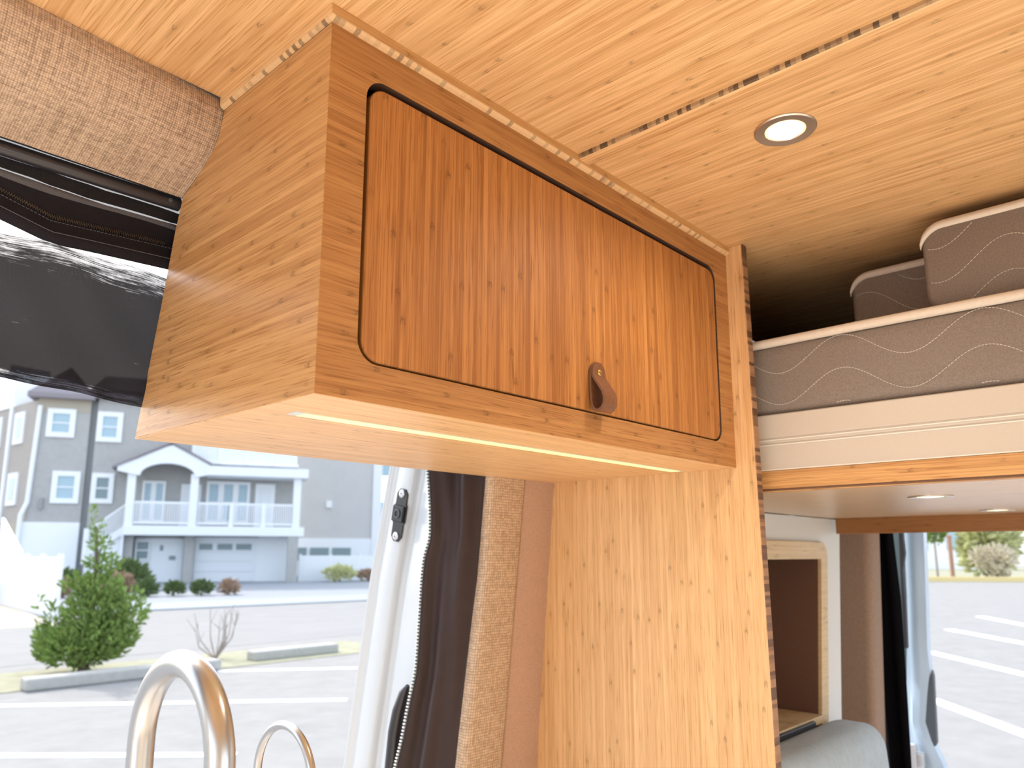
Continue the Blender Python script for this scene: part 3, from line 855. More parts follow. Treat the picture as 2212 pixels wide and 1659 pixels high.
mb.quad_grid(rows); mb.build('zip_band', M['black_cloth'], scr, smooth='all')
# zip teeth, two interlocking rows
mb = MB()
x = -0.42
while x < 0.02:
    z = zip_z(x)
    for dz in (0.0011, -0.0011):
        xo = 0.0 if dz > 0 else 0.0012
        mb.box(x+xo, x+xo+0.0013, 0.3575, 0.3600, z+dz-0.0014, z+dz+0.0014)
    x += 0.0026
tag(mb.build('zip_teeth', M['zip_black'], scr, weld=False), None, None, None, 'stuff')
mb = MB()
x = -0.42
while x < 0.012:
    mb.tube([(x, 0.3588, zip_z(x)-0.0048), (x+0.0028, 0.3588, zip_z(x+0.0028)-0.0048)], 0.00035, 4)
    x += 0.0042
mb.tube([(q, 0.3580, 0.38*zip_z(q)+0.62*low_z(q)) for q in [i*0.01-0.42 for i in range(44)]], 0.0004, 4)
tag(mb.build('stitching', M['thread'], scr, weld=False), None, None, None, 'stuff')
# hanging mesh
def mt(x): return wx([(-0.1725, 1.7195), (-0.1256, 1.7246), (-0.0576, 1.7214), (0.0181, 1.7177)], x)
def mbz(x): return wx([(-0.1555, 1.5513), (-0.0837, 1.5467), (-0.0009, 1.5387)], x)
mb = MB(); rows = []; uvs = []
XM = [-1.1+0.0125*i for i in range(91)]
for x in XM:
    a, b_ = mt(x), mbz(x)
    row = []; ur = []
    for q in range(25):
        k_ = q/24
        y = 0.400 + 0.010*math.sin(k_*3.1)*math.sin(x*24+k_*5.5) + 0.0035*math.sin(x*70-k_*9) - 0.006*math.sin(k_*math.pi)
        row.append((x, y, a+(b_-a)*k_)); ur.append((x, k_))
    rows.append(row); uvs.append(ur)
mb.quad_grid(rows, uvs); mb.build('mesh_cloth', M['mesh'], scr, smooth='all')
mb = MB(); rows = []
# ================================================================== BLACKOUT CURTAIN by the pillar
cur = empty('blackout_curtain', (0.62, 0.5, 0.3), 'dark brown blackout curtain with a white zip edge beside the pillar', 'curtain')
ztab = [(1.80, 0.560), (1.5167, 0.5341), (1.4405, 0.5249), (1.3829, 0.5232), (1.3523, 0.5398), (1.2997, 0.5462), (1.265, 0.5478), (1.1962, 0.5521), (1.1366, 0.5568), (1.0759, 0.5749), (1.0068, 0.5927), (0.9548, 0.6113), (0.3, 0.66)]
def zip_y(z):
    return (lerp_tab(ztab, z+0.012)+lerp_tab(ztab, z)+lerp_tab(ztab, z-0.012))/3
mb = MB(); rows = []
nz, nu = 100, 24
for i in range(nz+1):
    z = 1.78 - 1.3*i/nz
    ex, ey = edge_wc(z)+0.004, wall_y(z)+0.010
    zx, zy = 0.600, zip_y(z)
    row = []
    for j in range(nu+1):
        t = j/nu
        env = math.sin(math.pi*t)
        fold = 0.012*env*math.sin(t*9.0+0.9*math.sin(z*4)+z*1.3) + 0.006*env*math.sin(t*17-z*5)
        row.append((ex+(zx-ex)*t + fold, ey+(zy-ey)*t + fold*0.45, z))
    rows.append(row)
mb.quad_grid(rows, flip=True)
mb.build('cloth', M['curtain'], cur, smooth='all')
mb = MB()
mb.quad_grid([[(0.5995, zip_y(z)-0.0025, z), (0.599, zip_y(z)+0.0052, z)] for z in [1.78-0.013*i for i in range(101)]], flip=True)
mb.build('zip_tape', M['zip_tape'], cur)
mb = MB(); z = 1.55
while z > 0.88:
    y = zip_y(z)
    mb.box(0.5965, 0.5992, y-0.0005, y+0.0052, z-0.0015, z+0.0015)
    z -= 0.0064
tag(mb.build('zip_teeth', M['zip_white'], cur, weld=False), 'white zip teeth', None, None, 'stuff')

# ================================================================== TAPS AND COUNTER
ctr = MB().box(-0.62, 0.42, -0.02, 0.385, 0.885, 0.915)
tag(ctr.build('countertop', M['counter'], None, bevel=0.003), 'pale countertop under the overhead cabinet', 'countertop')
MB().box(-0.60, 0.40, 0.0, 0.37, 0.0, 0.884).build('galley_base', M['wall_in'], None)
tag(bpy.data.objects['galley_base'], 'cream galley cabinet below the countertop', 'cabinet')
def tap(name, x, yb, ys, rad, ztop_center, label, head=True, rhead=None):
    root = empty(name, (x, yb, 0.915), label, 'faucet')
    R = 0.5*(yb-ys); cy = 0.5*(yb+ys); cz = ztop_center-R
    path = [(x, yb, 0.93), (x, yb, 1.0), (x, yb, cz-0.03)]
    for i in range(33):
        a = math.pi*i/32
        path.append((x, cy+R*math.cos(a), cz+R*math.sin(a)))
    zend = cz-0.035
    path.append((x, ys, zend+0.0012))
    MB().tube(path, rad, 24).build('neck', M['steel'], root, smooth=True)
    mb = MB(); mb.lathe((x, yb, 0.915), (0, 0, 1), [(rad*2.0, 0), (rad*2.0, 0.006), (rad*1.5, 0.012), (rad*1.5, 0.05), (rad, 0.056)], 28)
    mb.build('base', M['steel'], root, smooth=True)
    if head:
        mb = MB(); mb.lathe((x, ys, zend), (0, 0, -1), [(0, 0.0), (rad*1.03, 0.0), (rad*1.06, 0.004), (rad*1.10, 0.07), (rad*0.95, 0.078), (0, 0.078)], 28)
        mb.build('spray_head', M['steel'], root, smooth=True)
        mb = MB(); mb.lathe((x, yb+0.0, 0.955), (1, 0, 0), [(0.009, 0.016), (0.009, 0.035), (0.006, 0.037), (0.006, 0.085), (0, 0.086)], 20)
        mb.build('lever', M['steel'], root, smooth=True)
    return root
tap('gooseneck_faucet', -0.010, 0.291, 0.1125, 0.0140, 1.2440, 'large brushed steel gooseneck kitchen faucet in front of the door')
tap('filter_tap', 0.150, 0.3265, 0.2035, 0.0052, 1.1505, 'small thin brushed steel water tap beside the larger faucet', head=False)

# ================================================================== BED
bed = empty('bed_platform', (1.4, -0.4, PZ), 'raised bed platform with cream front rail and bamboo edge', 'bed frame')
BX = 0.880
Y0, Y1 = 0.215, -1.40
mb = MB()
# rail profile with shallow grooves
rp = [(BX+0.02, 1.5935), (BX+0.003, 1.5945), (BX, 1.5925), (BX, 1.5530), (BX+0.001, 1.5525), (BX+0.001, 1.5490), (BX, 1.5485), (BX, 1.5440), (BX+0.001, 1.5435), (BX+0.001, 1.5405), (BX, 1.5400), (BX, 1.4985), (BX+0.003, 1.4965), (BX+0.02, 1.4965)]
mb.quad_grid([[(x, y, z) for x, z in rp] for y in (Y0, Y1)])
mb.build('front_rail', M['rail'], bed)
for z in (1.5488, 1.5403):
    MB().box(BX-0.0011, BX+0.0005, Y1, Y0, z-0.0009, z+0.0009).build('rail_ridge', M['rail_line'], bed)
MB().box(BX-0.0007, BX+0.001, Y1, Y0, 1.4968, 1.4988).build('rail_ridge', M['rail_line'], bed)
MB().box(BX-0.002, BX+0.018, Y1, Y0, PZ-0.0005, 1.4962).build('edge_board', M['rail_wood'], bed, bevel=0.001)
MB().box(BX-0.0025, BX-0.0015, Y1, Y0, PZ+0.0005, PZ+0.0045).build('ply_core', M['ply_z'], bed)
MB().box(BX+0.018, 1.94, Y1, 0.258, PZ, PZ+0.018).build('platform_panel', M['under'], bed)
MB().box(1.938, 1.956, Y1, 0.247, 1.4155, PZ+0.018).build('cross_beam', M['beam'], bed, bevel=0.001)
MB().box(1.956, 2.40, Y1, 0.247, PZ+0.06, PZ+0.075).build('rear_panel', M['under'], bed)

def cushion(name, x0, x1, y0, y1, z0, z1, r, mat, root, seg=6, puff=0.0):
    """soft box with rounded plan corners; rows over z"""
    pl = rrect(x0, x1, y0, y1, r, seg)
    cx_, cy_ = 0.5*(x0+x1), 0.5*(y0+y1)
    hz = min(0.012, (z1-z0)*0.25)
    prof = [(0.0, z0), (0.5, z0)]
    lev = [(-0.35*hz/ r if r else 0, z0+0.0)]
    mb = MB()
    rows = []
    N_ = 10
    for i in range(N_+1):
        k_ = i/N_
        ins = hz*(max(0, 1-(k_*(z1-z0))/hz)**2 + max(0, 1-((1-k_)*(z1-z0))/hz)**2)*0.8 - puff*math.sin(k_*math.pi)
        rows.append([(x+(cx_-x)*ins/max(abs(x-cx_), 0.02)*(1 if abs(x-cx_) > 0.02 else 0), y+(cy_-y)*ins/max(abs(y-cy_), 0.02)*(1 if abs(y-cy_) > 0.02 else 0), z0+(z1-z0)*k_) for x, y in pl+[pl[0]]])
    mb.quad_grid(rows)
    mb.face([q for q in rows[-1][:-1]]); mb.face([q for q in rows[0][:-1]][::-1])
    return mb.build(name, mat, root, smooth=True, angle=60), pl
def wave(mb, x, ya, yb, z, amp, lam, ph, zmin, zmax):
    """dashed sine stitch on a face x = const"""
    y = ya; st = 0.0046
    f = lambda q: z + amp*math.sin(2*math.pi*q/lam+ph)
    while y > yb:
        a, b_ = f(y), f(y-st*0.72)
        if zmin < min(a, b_) and max(a, b_) < zmax:
            mb.tube([(x, y, a), (x, y-st*0.72, b_)], 0.00055, 4)
        y -= st
mat_ = empty('mattress', (1.4, -0.4, 1.5945), 'taupe quilted mattress with cream piping on the bed platform', 'mattress')
MT = 1.7215
cushion('cover', BX+0.001, 2.2, Y1, 0.24, 1.5945, MT, 0.03, M['quilt'], mat_, puff=0.002)
mb = MB(); mb.tube([(BX+0.003, 0.20, MT-0.0015), (BX+0.001, -0.2, MT+0.0005), (BX+0.001, -0.6, MT), (BX+0.003, Y1+0.02, MT)], 0.0078, 12)
mb.build('piping', M['cream'], mat_, smooth=True)
mb = MB()
for i in range(4):
    wave(mb, BX-0.0012, 0.02, -0.62, 1.590+0.055*i-0.012, 0.024, 0.205, 0.4, 1.600, 1.712)
tag(mb.build('quilting', M['stitch'], mat_, weld=False), None, None, None, 'stuff')

def pillow(name, x0, x1, y0, y1, z0, z1, label, ph):
    root = empty(name, (0.5*(x0+x1), 0.5*(y0+y1), z0), label, 'cushion', 'taupe cushions on the mattress')
    # side face: rounded in the y-z plane, extruded along x
    pr = rrect(y0, y1, z0, z1, 0.034, 8)
    mb = MB()
    rows = []
    for x, ins in ((x0, 0.010), (x0+0.006, 0.003), (x0+0.02, 0.0), (x1-0.02, 0.0), (x1, 0.01)):
        rows.append([(x, y+(0.5*(y0+y1)-y)*ins/(0.5*(y1-y0)), z+(0.5*(z0+z1)-z)*ins/(0.5*(z1-z0))) for y, z in pr+[pr[0]]])
    mb.quad_grid(rows, flip=True)
    mb.face(rows[0][:-1]); mb.face(rows[-1][:-1][::-1])
    mb.build('cover', M['quilt'], root, smooth=True, angle=60)
    # cream boxing strip over the top
    top = [q for q in pr if q[1] > z1-0.031]
    mb = MB()
    c_ = sorted(top, key=lambda q: q[0])
    rows = []
    for y, z in c_:
        k_ = 1.0 if (y > y0+0.012 and y < y1-0.012) else 0.0
        rows.append([(x0+0.004, y, z-0.0125), (x0-0.0006, y, z-0.0120), (x0-0.0022, y, z-0.0050), (x0+0.002, y, z+0.0016), (x0+0.010, y, z+0.0022)])
    mb.quad_grid(rows)
    mb.build('piping', M['cream'], root, smooth='all')
    mb = MB()
    for i in range(3):
        wave(mb, x0-0.0009, y1-0.012, y0+0.012, z0+0.020+0.055*i, 0.026, 0.190, ph, z0+0.01, z1-0.016)
    tag(mb.build('quilting', M['stitch'], root, weld=False), None, None, None, 'stuff')
    return root
pillow('bed_cushion', 0.905, 1.020, -0.72, -0.292, MT+0.002, 1.8725, 'larger taupe quilted cushion at the front of the mattress', 2.6)
pillow('bed_cushion', 1.03, 1.30, -0.62, -0.140, MT+0.002, 1.8630, 'smaller taupe quilted cushion half hidden behind the larger one', 0.8)
# dark cloth wall behind the bed
mb = MB(); mb.box(2.42, 2.44, -1.45, 0.5, 1.5, CZ)
tag(mb.build('wall_rear', M['curtain_black'], None), 'black curtain lining behind the bed', None, None, 'structure')
mb = MB(); mb.box(L+T+0.001, 2.42, 0.262, 0.275, 1.4615, CZ)
tag(mb.build('trim_4', M['curtain_black'], None), 'black lining beside the bed', None, None, 'structure')

# ================================================================== BELOW THE BED
sc_ = empty('side_cabinet', (1.6, 0.3, 0), 'white side cabinet with a bamboo framed open cubby under the bed', 'cabinet')
WY = 0.26
def slope(z): return (z-1.4147)*0.166     # the cabinet's free edge leans back towards the floor
FX1, FZ1 = 1.880, 1.3915
IX1, IZ1, IZ0 = 1.820, 1.3430, 0.90
mb = MB()   # white face around the cubby
mb.prism([(L+T+0.004, WY, PZ-0.002), (2.0+slope(PZ), WY, PZ-0.002), (2.0+slope(IZ1), WY, IZ1+0.005), (L+T+0.004, WY, IZ1+0.005)], (0, 0.018, 0))
mb.prism([(IX1+0.02+slope(IZ1), WY, IZ1+0.005), (2.0+slope(IZ1), WY, IZ1+0.005), (2.0+slope(0.2), WY, 0.2), (IX1+0.02+slope(0.2), WY, 0.2)], (0, 0.018, 0))
mb.box(L+T+0.004, IX1+0.004, WY, WY+0.018, 0.2, IZ0-0.05)
mb.build('face_panel', M['white_wall'], sc_)
# frame: outer rounded top corner, inner square
mb = MB()
arc = [(FX1-0.05+0.05*math.cos(math.radians(a)), FZ1-0.05+0.05*math.sin(math.radians(a))) for a in range(0, 91, 10)]
poly = [(FX1, IZ0-0.04)] + arc + [(L+0.05, FZ1), (L+0.05, IZ1), (IX1+0.012, IZ1), (IX1+0.012, IZ0-0.04)]
mb.prism([(x+(slope(z) if x > 1.5 else 0), WY-0.010, z) for x, z in poly], (0, 0.012, 0))
mb.build('cubby_frame', M['cubby'], sc_, bevel=0.002)
mb = MB()
mb.prism([(IX1+0.012+slope(IZ1), WY, IZ1), (IX1+0.012+slope(IZ0-0.04), WY, IZ0-0.04), (IX1+0.012+slope(IZ0-0.04), WY+0.24, IZ0-0.04), (IX1+0.012+slope(IZ1), WY+0.24, IZ1)], (0.002, 0, 0))
mb.box(L+0.04, IX1, WY+0.235, WY+0.24, IZ0-0.04, IZ1)
mb.box(L+0.04, IX1, WY, WY+0.24, IZ1, IZ1+0.002)
mb.box(L+0.04, IX1, WY, WY+0.24, IZ0-0.042, IZ0-0.04)
mb.build('cubby_lining', M['cubby_in'], sc_)
mb = MB(); mb.box(L+0.05, 1.735, WY-0.02, WY+0.20, 0.918, 0.938)
shf = mb.build('shelf', M['cubby'], sc_, bevel=0.001)
mb = MB(); mb.box(L+0.06, 1.66, WY-0.030, WY-0.018, 0.910, 0.934)
mb.build('edge_pull', M['black_plastic'], sc_, bevel=0.002)

bc = empty('bench_cushion', (1.3, 0.19, 0.55), 'pale grey bench backrest cushion in front of the cubby', 'cushion')
def backrest():
    # section in y-z, rounded top; ends rounded
    mb = MB(); rows = []
    x0, x1 = L+T+0.01, 1.842
    sec = [(0.244, 0.52)] + [(0.205+0.039*math.cos(math.radians(a)), 0.900+0.026*math.sin(math.radians(a))) for a in range(0, 91, 15)] + \
          [(0.165+0.055*math.cos(math.radians(a)), 0.868+0.058*math.sin(math.radians(a))) for a in range(95, 181, 12)] + [(0.105, 0.80), (0.100, 0.65), (0.104, 0.52)]
    for x, s_ in ((x0, 0.9), (x0+0.02, 1.0), (x1-0.09, 1.0), (x1-0.06, 0.985), (x1-0.035, 0.95), (x1-0.015, 0.88), (x1-0.004, 0.78), (x1, 0.66)):
        rows.append([(x, 0.175+(y-0.175)*s_, 0.52+(z-0.52)*(1-(1-s_)*0.36)) for y, z in sec])
    mb.quad_grid(rows)
    mb.face(rows[-1]); mb.face(rows[0][::-1])
    return mb
backrest().build('cover', M['grey_cloth'], bc, smooth='all')
mb = MB(); mb.box(L+T+0.01, 1.86, -0.30, 0.25, 0.0, 0.515)
tag(mb.build('bench_box', M['wall_in'], None), 'cream bench box under the grey cushion', 'bench')

# rear pillar, curtain, rear door
rp_ = empty('rear_pillar', (2.2, 0.33, 0), 'brown carpet covered rear corner pillar of the van', 'pillar')
mb = MB(); rows = []
for z in (PZ+0.06, 1.416, 1.2, 0.95, 0.6, 0.0):
    ye = lerp_tab([(1.4113, 0.228), (0.86, 0.255)], z)
    rows.append([(2.16, 0.46, z), (2.16, ye+0.022, z), (2.163, ye+0.012, z), (2.17, ye+0.004, z), (2.19, ye-0.003, z), (2.30, ye+0.012, z), (2.32, 0.40, z)])
mb.quad_grid(rows)
mb.build('carpet_cover', M['carpet'], rp_, smooth=True, angle=50)
rc = empty('rear_curtain', (2.35, 0.25, 0.3), 'narrow black curtain hanging beside the open rear door', 'curtain')
mb = MB(); rows = []
for i in range(40):
    z = 1.50-1.25*i/39
    a = lerp_tab([(1.4107, 0.262), (1.2, 0.277), (0.94, 0.286), (0.68, 0.285)], z)
    b_ = lerp_tab([(1.4101, 0.2145), (1.204, 0.207), (0.944, 0.2105), (0.694, 0.215)], z)
    row = []
    for j in range(15):
        t = j/14
        row.append((2.35+0.012*math.sin(t*11+z*2), a+0.012+(b_-a-0.012)*t, z))
    rows.append(row)
mb.quad_grid(rows, flip=True); mb.build('cloth', M['curtain_black'], rc, smooth='all')
rd = empty('rear_door', (2.75, 0.3, 0.0), 'pale blue white open rear door of the van seen edge-on', 'door')
lft = [(1.95, 0.300), (1.4223, 0.315), (1.1798, 0.3235), (1.0099, 0.3343), (0.7777, 0.3391), (0.6806, 0.345), (0.5884, 0.340), (0.0, 0.33)]
rgt = [(0.0, 0.24), (0.6035, 0.2405), (0.6905, 0.2751), (0.7522, 0.2897), (0.8509, 0.2751), (0.9343, 0.2600), (1.0158, 0.2610), (1.1828, 0.2514), (1.4213, 0.2389), (1.95, 0.215)]
def lft_y(z): return lerp_tab(lft, z)
def rgt_y(z): return lerp_tab(rgt[::-1], z)
mb = MB(); rows = []
for z in (1.95, 1.7, 1.42, 1.3, 1.18, 1.08, 1.0158, 0.97, 0.9343, 0.89, 0.8509, 0.80, 0.7522, 0.72, 0.6905, 0.65, 0.6035, 0.4, 0.0):
    a_, b_ = lft_y(z)+0.03, rgt_y(z); w_ = a_-b_
    rows.append([(2.86, a_, z), (2.80, a_-0.001, z), (2.797, b_+w_*0.62, z), (2.786, b_+w_*0.50, z), (2.786, b_+w_*0.22, z), (2.796, b_+w_*0.12, z), (2.800, b_, z), (2.86, b_+0.004, z)])
mb.quad_grid(rows)
mb.build('door_frame', M['van_rear'], rd, smooth=True, angle=45)
mb = MB(); mb.prism([(2.70, y, z) for y, z in ((0.292, 1.55), (0.2795, 1.55), (0.283, 1.42), (0.281, 1.36), (0.294, 1.30), (0.294, 1.18), (0.301, 1.02), (0.310, 1.02), (0.305, 1.2))], (0.02, 0, 0))
mb.build('window_seal', M['black_rubber'], rd)
mb = MB(); mb.prism([(2.74, y, z) for y, z in ((0.36, 1.6), (0.285, 1.6), (0.300, 1.2), (0.325, 0.90), (0.36, 0.90))], (0.006, 0, 0))
mb.build('side_glass', M['glass'], rd)
mb = MB(); mb.prism([(2.80, y, z) for y, z in ((0.2543, 0.9400), (0.2500, 0.92), (0.2560, 0.76), (0.2590, 0.685), (0.2660, 0.670), (0.2767, 0.6712), (0.3021, 0.7343), (0.2975, 0.7835))], (0.03, 0, 0))
mb.build('lamp_cover', M['grey_plastic'], rd, bevel=0.004)
mb = MB(); mb.box(2.74, 2.77, 0.315, 0.345, 0.56, 0.68); mb.box(2.75, 2.785, 0.295, 0.325, 0.60, 0.65)
mb.build('hinge', M['bolt'], rd, bevel=0.004)

# ================================================================== OUTSIDE
GZ = -0.5
def ground(name, poly, mat, dz=0.0, label=None, parent=None):
    mb = MB(); mb.prism([(x, y, GZ+dz-0.04) for x, y in poly], (0, 0, 0.04))
    o = mb.build(name, mat, parent)
    if parent is None: tag(o, label, None, None, 'structure')
    return o
lot = empty('parking_lot', (8, 8, GZ), 'pale asphalt parking lot with white lines', None, None, 'structure')
ground('asphalt_surface', [(-60, -60), (160, -60), (160, 140), (-60, 140)], M['asphalt'], 0.0, None, lot)
def stripe(a, b_, w=0.11, ext0=0.0, ext1=0.0):
    a, b_ = Vector((*a, 0)), Vector((*b_, 0)); d = (b_-a).normalized(); s_ = Vector((-d.y, d.x, 0))*w*0.5
    a = a-d*ext0; b_ = b_+d*ext1
    ground('painted_line', [(q.x, q.y) for q in (a+s_, a-s_, b_-s_, b_+s_)], M['line'], 0.006, None, lot)
stripe((2.53, 10.74), (5.70, 7.96), 0.16, 3.0, 0.0)
stripe((1.87, 8.00), (2.69, 7.15), 0.15, 3.0, 1.0)
stripe((5.70, 11.50), (7.02, 10.48), 0.14, 0.0, 0.6)
stripe((21.615, 4.79), (19.32, 2.82), 0.28, 0.0, 4.0)
stripe((26.86, 5.18), (24.47, 3.66), 0.30, 0.0, 4.0)
stripe((16.35, 3.90), (14.27, 1.99), 0.24, 0.0, 4.0)
stripe((10.97, 2.48), (9.49, 1.21), 0.20, 0.0, 4.0)
ground('road', [(-40, 14.6), (120, 14.2), (120, 24.4), (-40, 26.4)], M['road'], 0.004, 'grey street between the parking lot and the houses')
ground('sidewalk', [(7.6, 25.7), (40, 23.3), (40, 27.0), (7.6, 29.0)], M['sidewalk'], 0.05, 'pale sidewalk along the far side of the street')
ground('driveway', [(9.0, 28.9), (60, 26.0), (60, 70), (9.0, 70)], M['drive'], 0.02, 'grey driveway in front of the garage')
ground('apron', [(-30, 22.0), (6.5, 22.0), (8.4, 34.7), (-30, 60)], M['apron'], 0.012, 'sunny beige apron left of the driveway')
ground('verge', [(-30, 11.7), (9.6, 11.7), (9.6, 13.6), (-30, 13.9)], M['grass'], 0.012, 'dry grass strip between the lot and the street')

def kerb(a, b_, label):
    mb = MB(); mb.box(a[0], b_[0], a[1], a[1]+0.30, GZ, GZ+0.17)
    return tag(mb.build('kerb_stone', M['kerb'], None, bevel=0.03), label, 'kerb', 'concrete kerbs along the verge')
kerb((3.02, 11.56), (5.80, 11.56), 'long concrete kerb in front of the juniper')
kerb((6.64, 12.05), (8.38, 12.05), 'shorter concrete kerb to the right of the bare shrub')

def tufts(mb, blobs, n, ln, up=0.5, seed=1):
    rnd = random.Random(seed)
    tot = sum(b_[3]*b_[4]*b_[5] for b_ in blobs)
    for (bx, by, bz, rx, ry, rz) in blobs:
        m_ = max(12, int(n*rx*ry*rz/tot))
        for _ in range(m_):
            while True:
                p = Vector((rnd.uniform(-1, 1), rnd.uniform(-1, 1), rnd.uniform(-1, 1)))
                if 0.25 < p.length < 1: break
            q = Vector((bx+p.x*rx, by+p.y*ry, bz+p.z*rz))
            d = Vector((p.x+rnd.gauss(0, .3), p.y+rnd.gauss(0, .3), p.z*0.6+up+rnd.gauss(0, .3))).normalized()
            s_ = d.orthogonal().normalized(); t_ = d.cross(s_)
            a = rnd.uniform(0, 6.28); s2 = s_*math.cos(a)+t_*math.sin(a)
            l_ = ln*rnd.uniform(0.6, 1.4); w_ = l_*0.22
            for e in (s2, d.cross(s2)):
                i = len(mb.v)
                for w in (q-e*w_*0.5, q+e*w_*0.5, q+d*l_*0.6+e*w_*0.8, q+d*l_, q+d*l_*0.6-e*w_*0.8): mb.v.append(tuple(w))
                mb.f.append((i, i+1, i+2, i+3, i+4)); mb.mi.append(0); mb.uv.append(None)
TX, TY = 4.15, 12.85
tree = empty('juniper_tree', (TX, TY, GZ), 'green conical juniper tree behind the long kerb', 'tree')
rX, fX = Vector((0.6810, -0.7323)), Vector((0.7323, 0.6810))
def tb(dx, z, rx, rz, dep=0.0): # offset across the view, height, radii
    return (TX+rX.x*dx+fX.x*dep, TY+rX.y*dx+fX.y*dep, GZ+z, rx, rx, rz)
blobs = [tb(-0.10, 0.42, 0.62, 0.34), tb(0.28, 0.55, 0.50, 0.36), tb(-0.45, 0.52, 0.36, 0.22), tb(0.10, 0.95, 0.46, 0.34), tb(0.66, 0.95, 0.26, 0.36), tb(-0.55, 0.85, 0.13, 0.26),
         tb(0.12, 1.30, 0.36, 0.24), tb(-0.18, 1.36, 0.26, 0.17), tb(0.26, 1.68, 0.19, 0.17), tb(0.08, 1.72, 0.17, 0.15), tb(0.08, 2.00, 0.16, 0.19), tb(-0.02, 2.25, 0.10, 0.18), tb(-0.08, 2.48, 0.035, 0.16), tb(-0.80, 1.05, 0.05, 0.30), tb(-0.72, 0.72, 0.07, 0.2)]
mb = MB(); tufts(mb, blobs, 6500, 0.085, 0.6, 3)
mb.build('foliage', M['leaf'], tree, weld=False)
mb = MB(); mb.tube([(TX, TY, GZ), (TX+0.03, TY, GZ+0.8), (TX+0.05, TY-0.02, GZ+1.6), (TX, TY, GZ+2.3)], [0.09, 0.07, 0.04, 0.01], 8)
mb.tube([(TX, TY, GZ+0.3), (TX+0.35, TY-0.35, GZ+0.9)], [0.04, 0.015], 6); mb.tube([(TX, TY, GZ+0.25), (TX-0.35, TY+0.35, GZ+0.8)], [0.04, 0.012], 6)
mb.build('trunk', M['bark'], tree, smooth=True)

bare = empty('bare_shrub', (6.31, 12.83, GZ), 'leafless thin shrub between the two kerbs', 'shrub')
mb = MB(); rnd = random.Random(5)
for i in range(11):
    a = rnd.uniform(0, 6.28); s_ = rnd.uniform(0.15, 0.5); h = rnd.uniform(0.55, 1.0)
    p0 = Vector((6.31, 12.83, GZ)); p2 = p0+Vector((math.cos(a)*s_, math.sin(a)*s_, h)); p1 = p0.lerp(p2, 0.5)+Vector((math.cos(a)*0.1, math.sin(a)*0.1, -0.05))
    mb.tube([p0, p1, p2], [0.014, 0.010, 0.004], 5)
    for q in range(2):
        e = p1.lerp(p2, rnd.uniform(0.2, 0.8)); mb.tube([e, e+Vector((rnd.uniform(-.15, .15), rnd.uniform(-.15, .15), rnd.uniform(.1, .25)))], [0.006, 0.003], 4)
mb.build('twigs', M['twig'], bare)

# ---- houses: local frame s along the facade, o towards the van, z above ground
G0 = Vector((22.5843, 49.7556, GZ)); HU = Vector((0.89051, -0.45496, 0)); HN = Vector((-0.45496, -0.89051, 0))
def hp_(s_, o, z): return G0+HU*s_+HN*o+Vector((0, 0, z))
def hbox(mb, s0, s1, o0, o1, z0, z1):
    return mb.obox(hp_(s0, o0, z0), HU*(s1-s0), HN*(o1-o0), Vector((0, 0, z1-z0)))
def hwin(root, s0, s1, z0, z1, o=0.0, tw=0.32, pane='pane', nm='window'):
    mb = MB()
    hbox(mb, s0, s1, o, o+0.14, z1-tw, z1); hbox(mb, s0, s1, o, o+0.14, z0, z0+tw)
    hbox(mb, s0, s0+tw, o, o+0.14, z0+tw, z1-tw); hbox(mb, s1-tw, s1, o, o+0.14, z0+tw, z1-tw)
    w = mb.build(nm, M['white_trim'], root)
    mb = MB(); hbox(mb, s0+tw, s1-tw, o+0.01, o+0.05, z0+tw, z1-tw)
    mb.build('pane', M[pane], w)
    mb = MB(); hbox(mb, s0+tw, s1-tw, o+0.05, o+0.10, 0.5*(z0+z1)-0.04, 0.5*(z0+z1)+0.04)
    mb.build('sash_bar', M['white_trim'], w)
    return w
house = empty('beach_house', tuple(hp_(0, 0, 0)), 'grey shingled house with white arched porch, stairs and garage', 'house')
mb = MB(); hbox(mb, -6.35, 6.5, -10, 0, 0, 11.9); mb.build('wall', M['siding'], house)
mb = MB(); hbox(mb, -6.8, 7.0, -10.4, 0.5, 11.9, 12.25)
mb.prism([hp_(-6.8, 0.5, 12.25), hp_(7.0, 0.5, 12.25), hp_(7.0, -10.4, 12.25), hp_(-6.8, -10.4, 12.25)], (0, 0, 0.2))
mb.prism([hp_(-6.8, 0.5, 12.4), hp_(-6.8, -5, 14.5), hp_(-6.8, -10.4, 12.4)], HU*13.8)
mb.build('roof', M['roof'], house)
# garage door with three lights
mb = MB(); hbox(mb, 0.0, 4.15, 0.0, 0.10, 0.0, 2.95); mb.build('garage_surround', M['white_trim'], house)
mb = MB()
for i in range(4): hbox(mb, 0.2, 3.98, 0.10, 0.16, 0.04+0.66*i, 0.66*(i+1))
gd = mb.build('garage_door', M['white_door'], house)
for a, b_ in ((0.42, 1.25), (1.55, 2.50), (2.72, 3.72)):
    mb = MB(); hbox(mb, a, b_, 0.155, 0.175, 2.12, 2.52); mb.build('pane', M['pane_dark'], gd)
mb = MB(); hbox(mb, 4.15, 6.3, 0.0, 0.12, 0, 3.0); mb.build('white_pier', M['white_trim'], house)
# entry side
mb = MB(); hbox(mb, -3.45, -0.40, 0.0, 0.12, 0.0, 2.85); mb.build('entry_wall', M['white_door'], house)
hwin(house, -3.40, -2.55, 1.45, 2.70, 0.12, 0.09, 'pane_dark')
mb = MB(); hbox(mb, -2.45, -0.55, 0.12, 0.18, 0.05, 2.45); ed = mb.build('entry_door', M['white_door'], house)
mb = MB(); hbox(mb, -1.36, -0.98, 0.18, 0.24, 1.46, 1.72); mb.build('mail_box', M['pane_dark'], ed)
mb = MB(); hbox(mb, -1.95, -1.75, 0.18, 0.20, 2.05, 2.40); mb.build('pane', M['pane_dark'], ed)
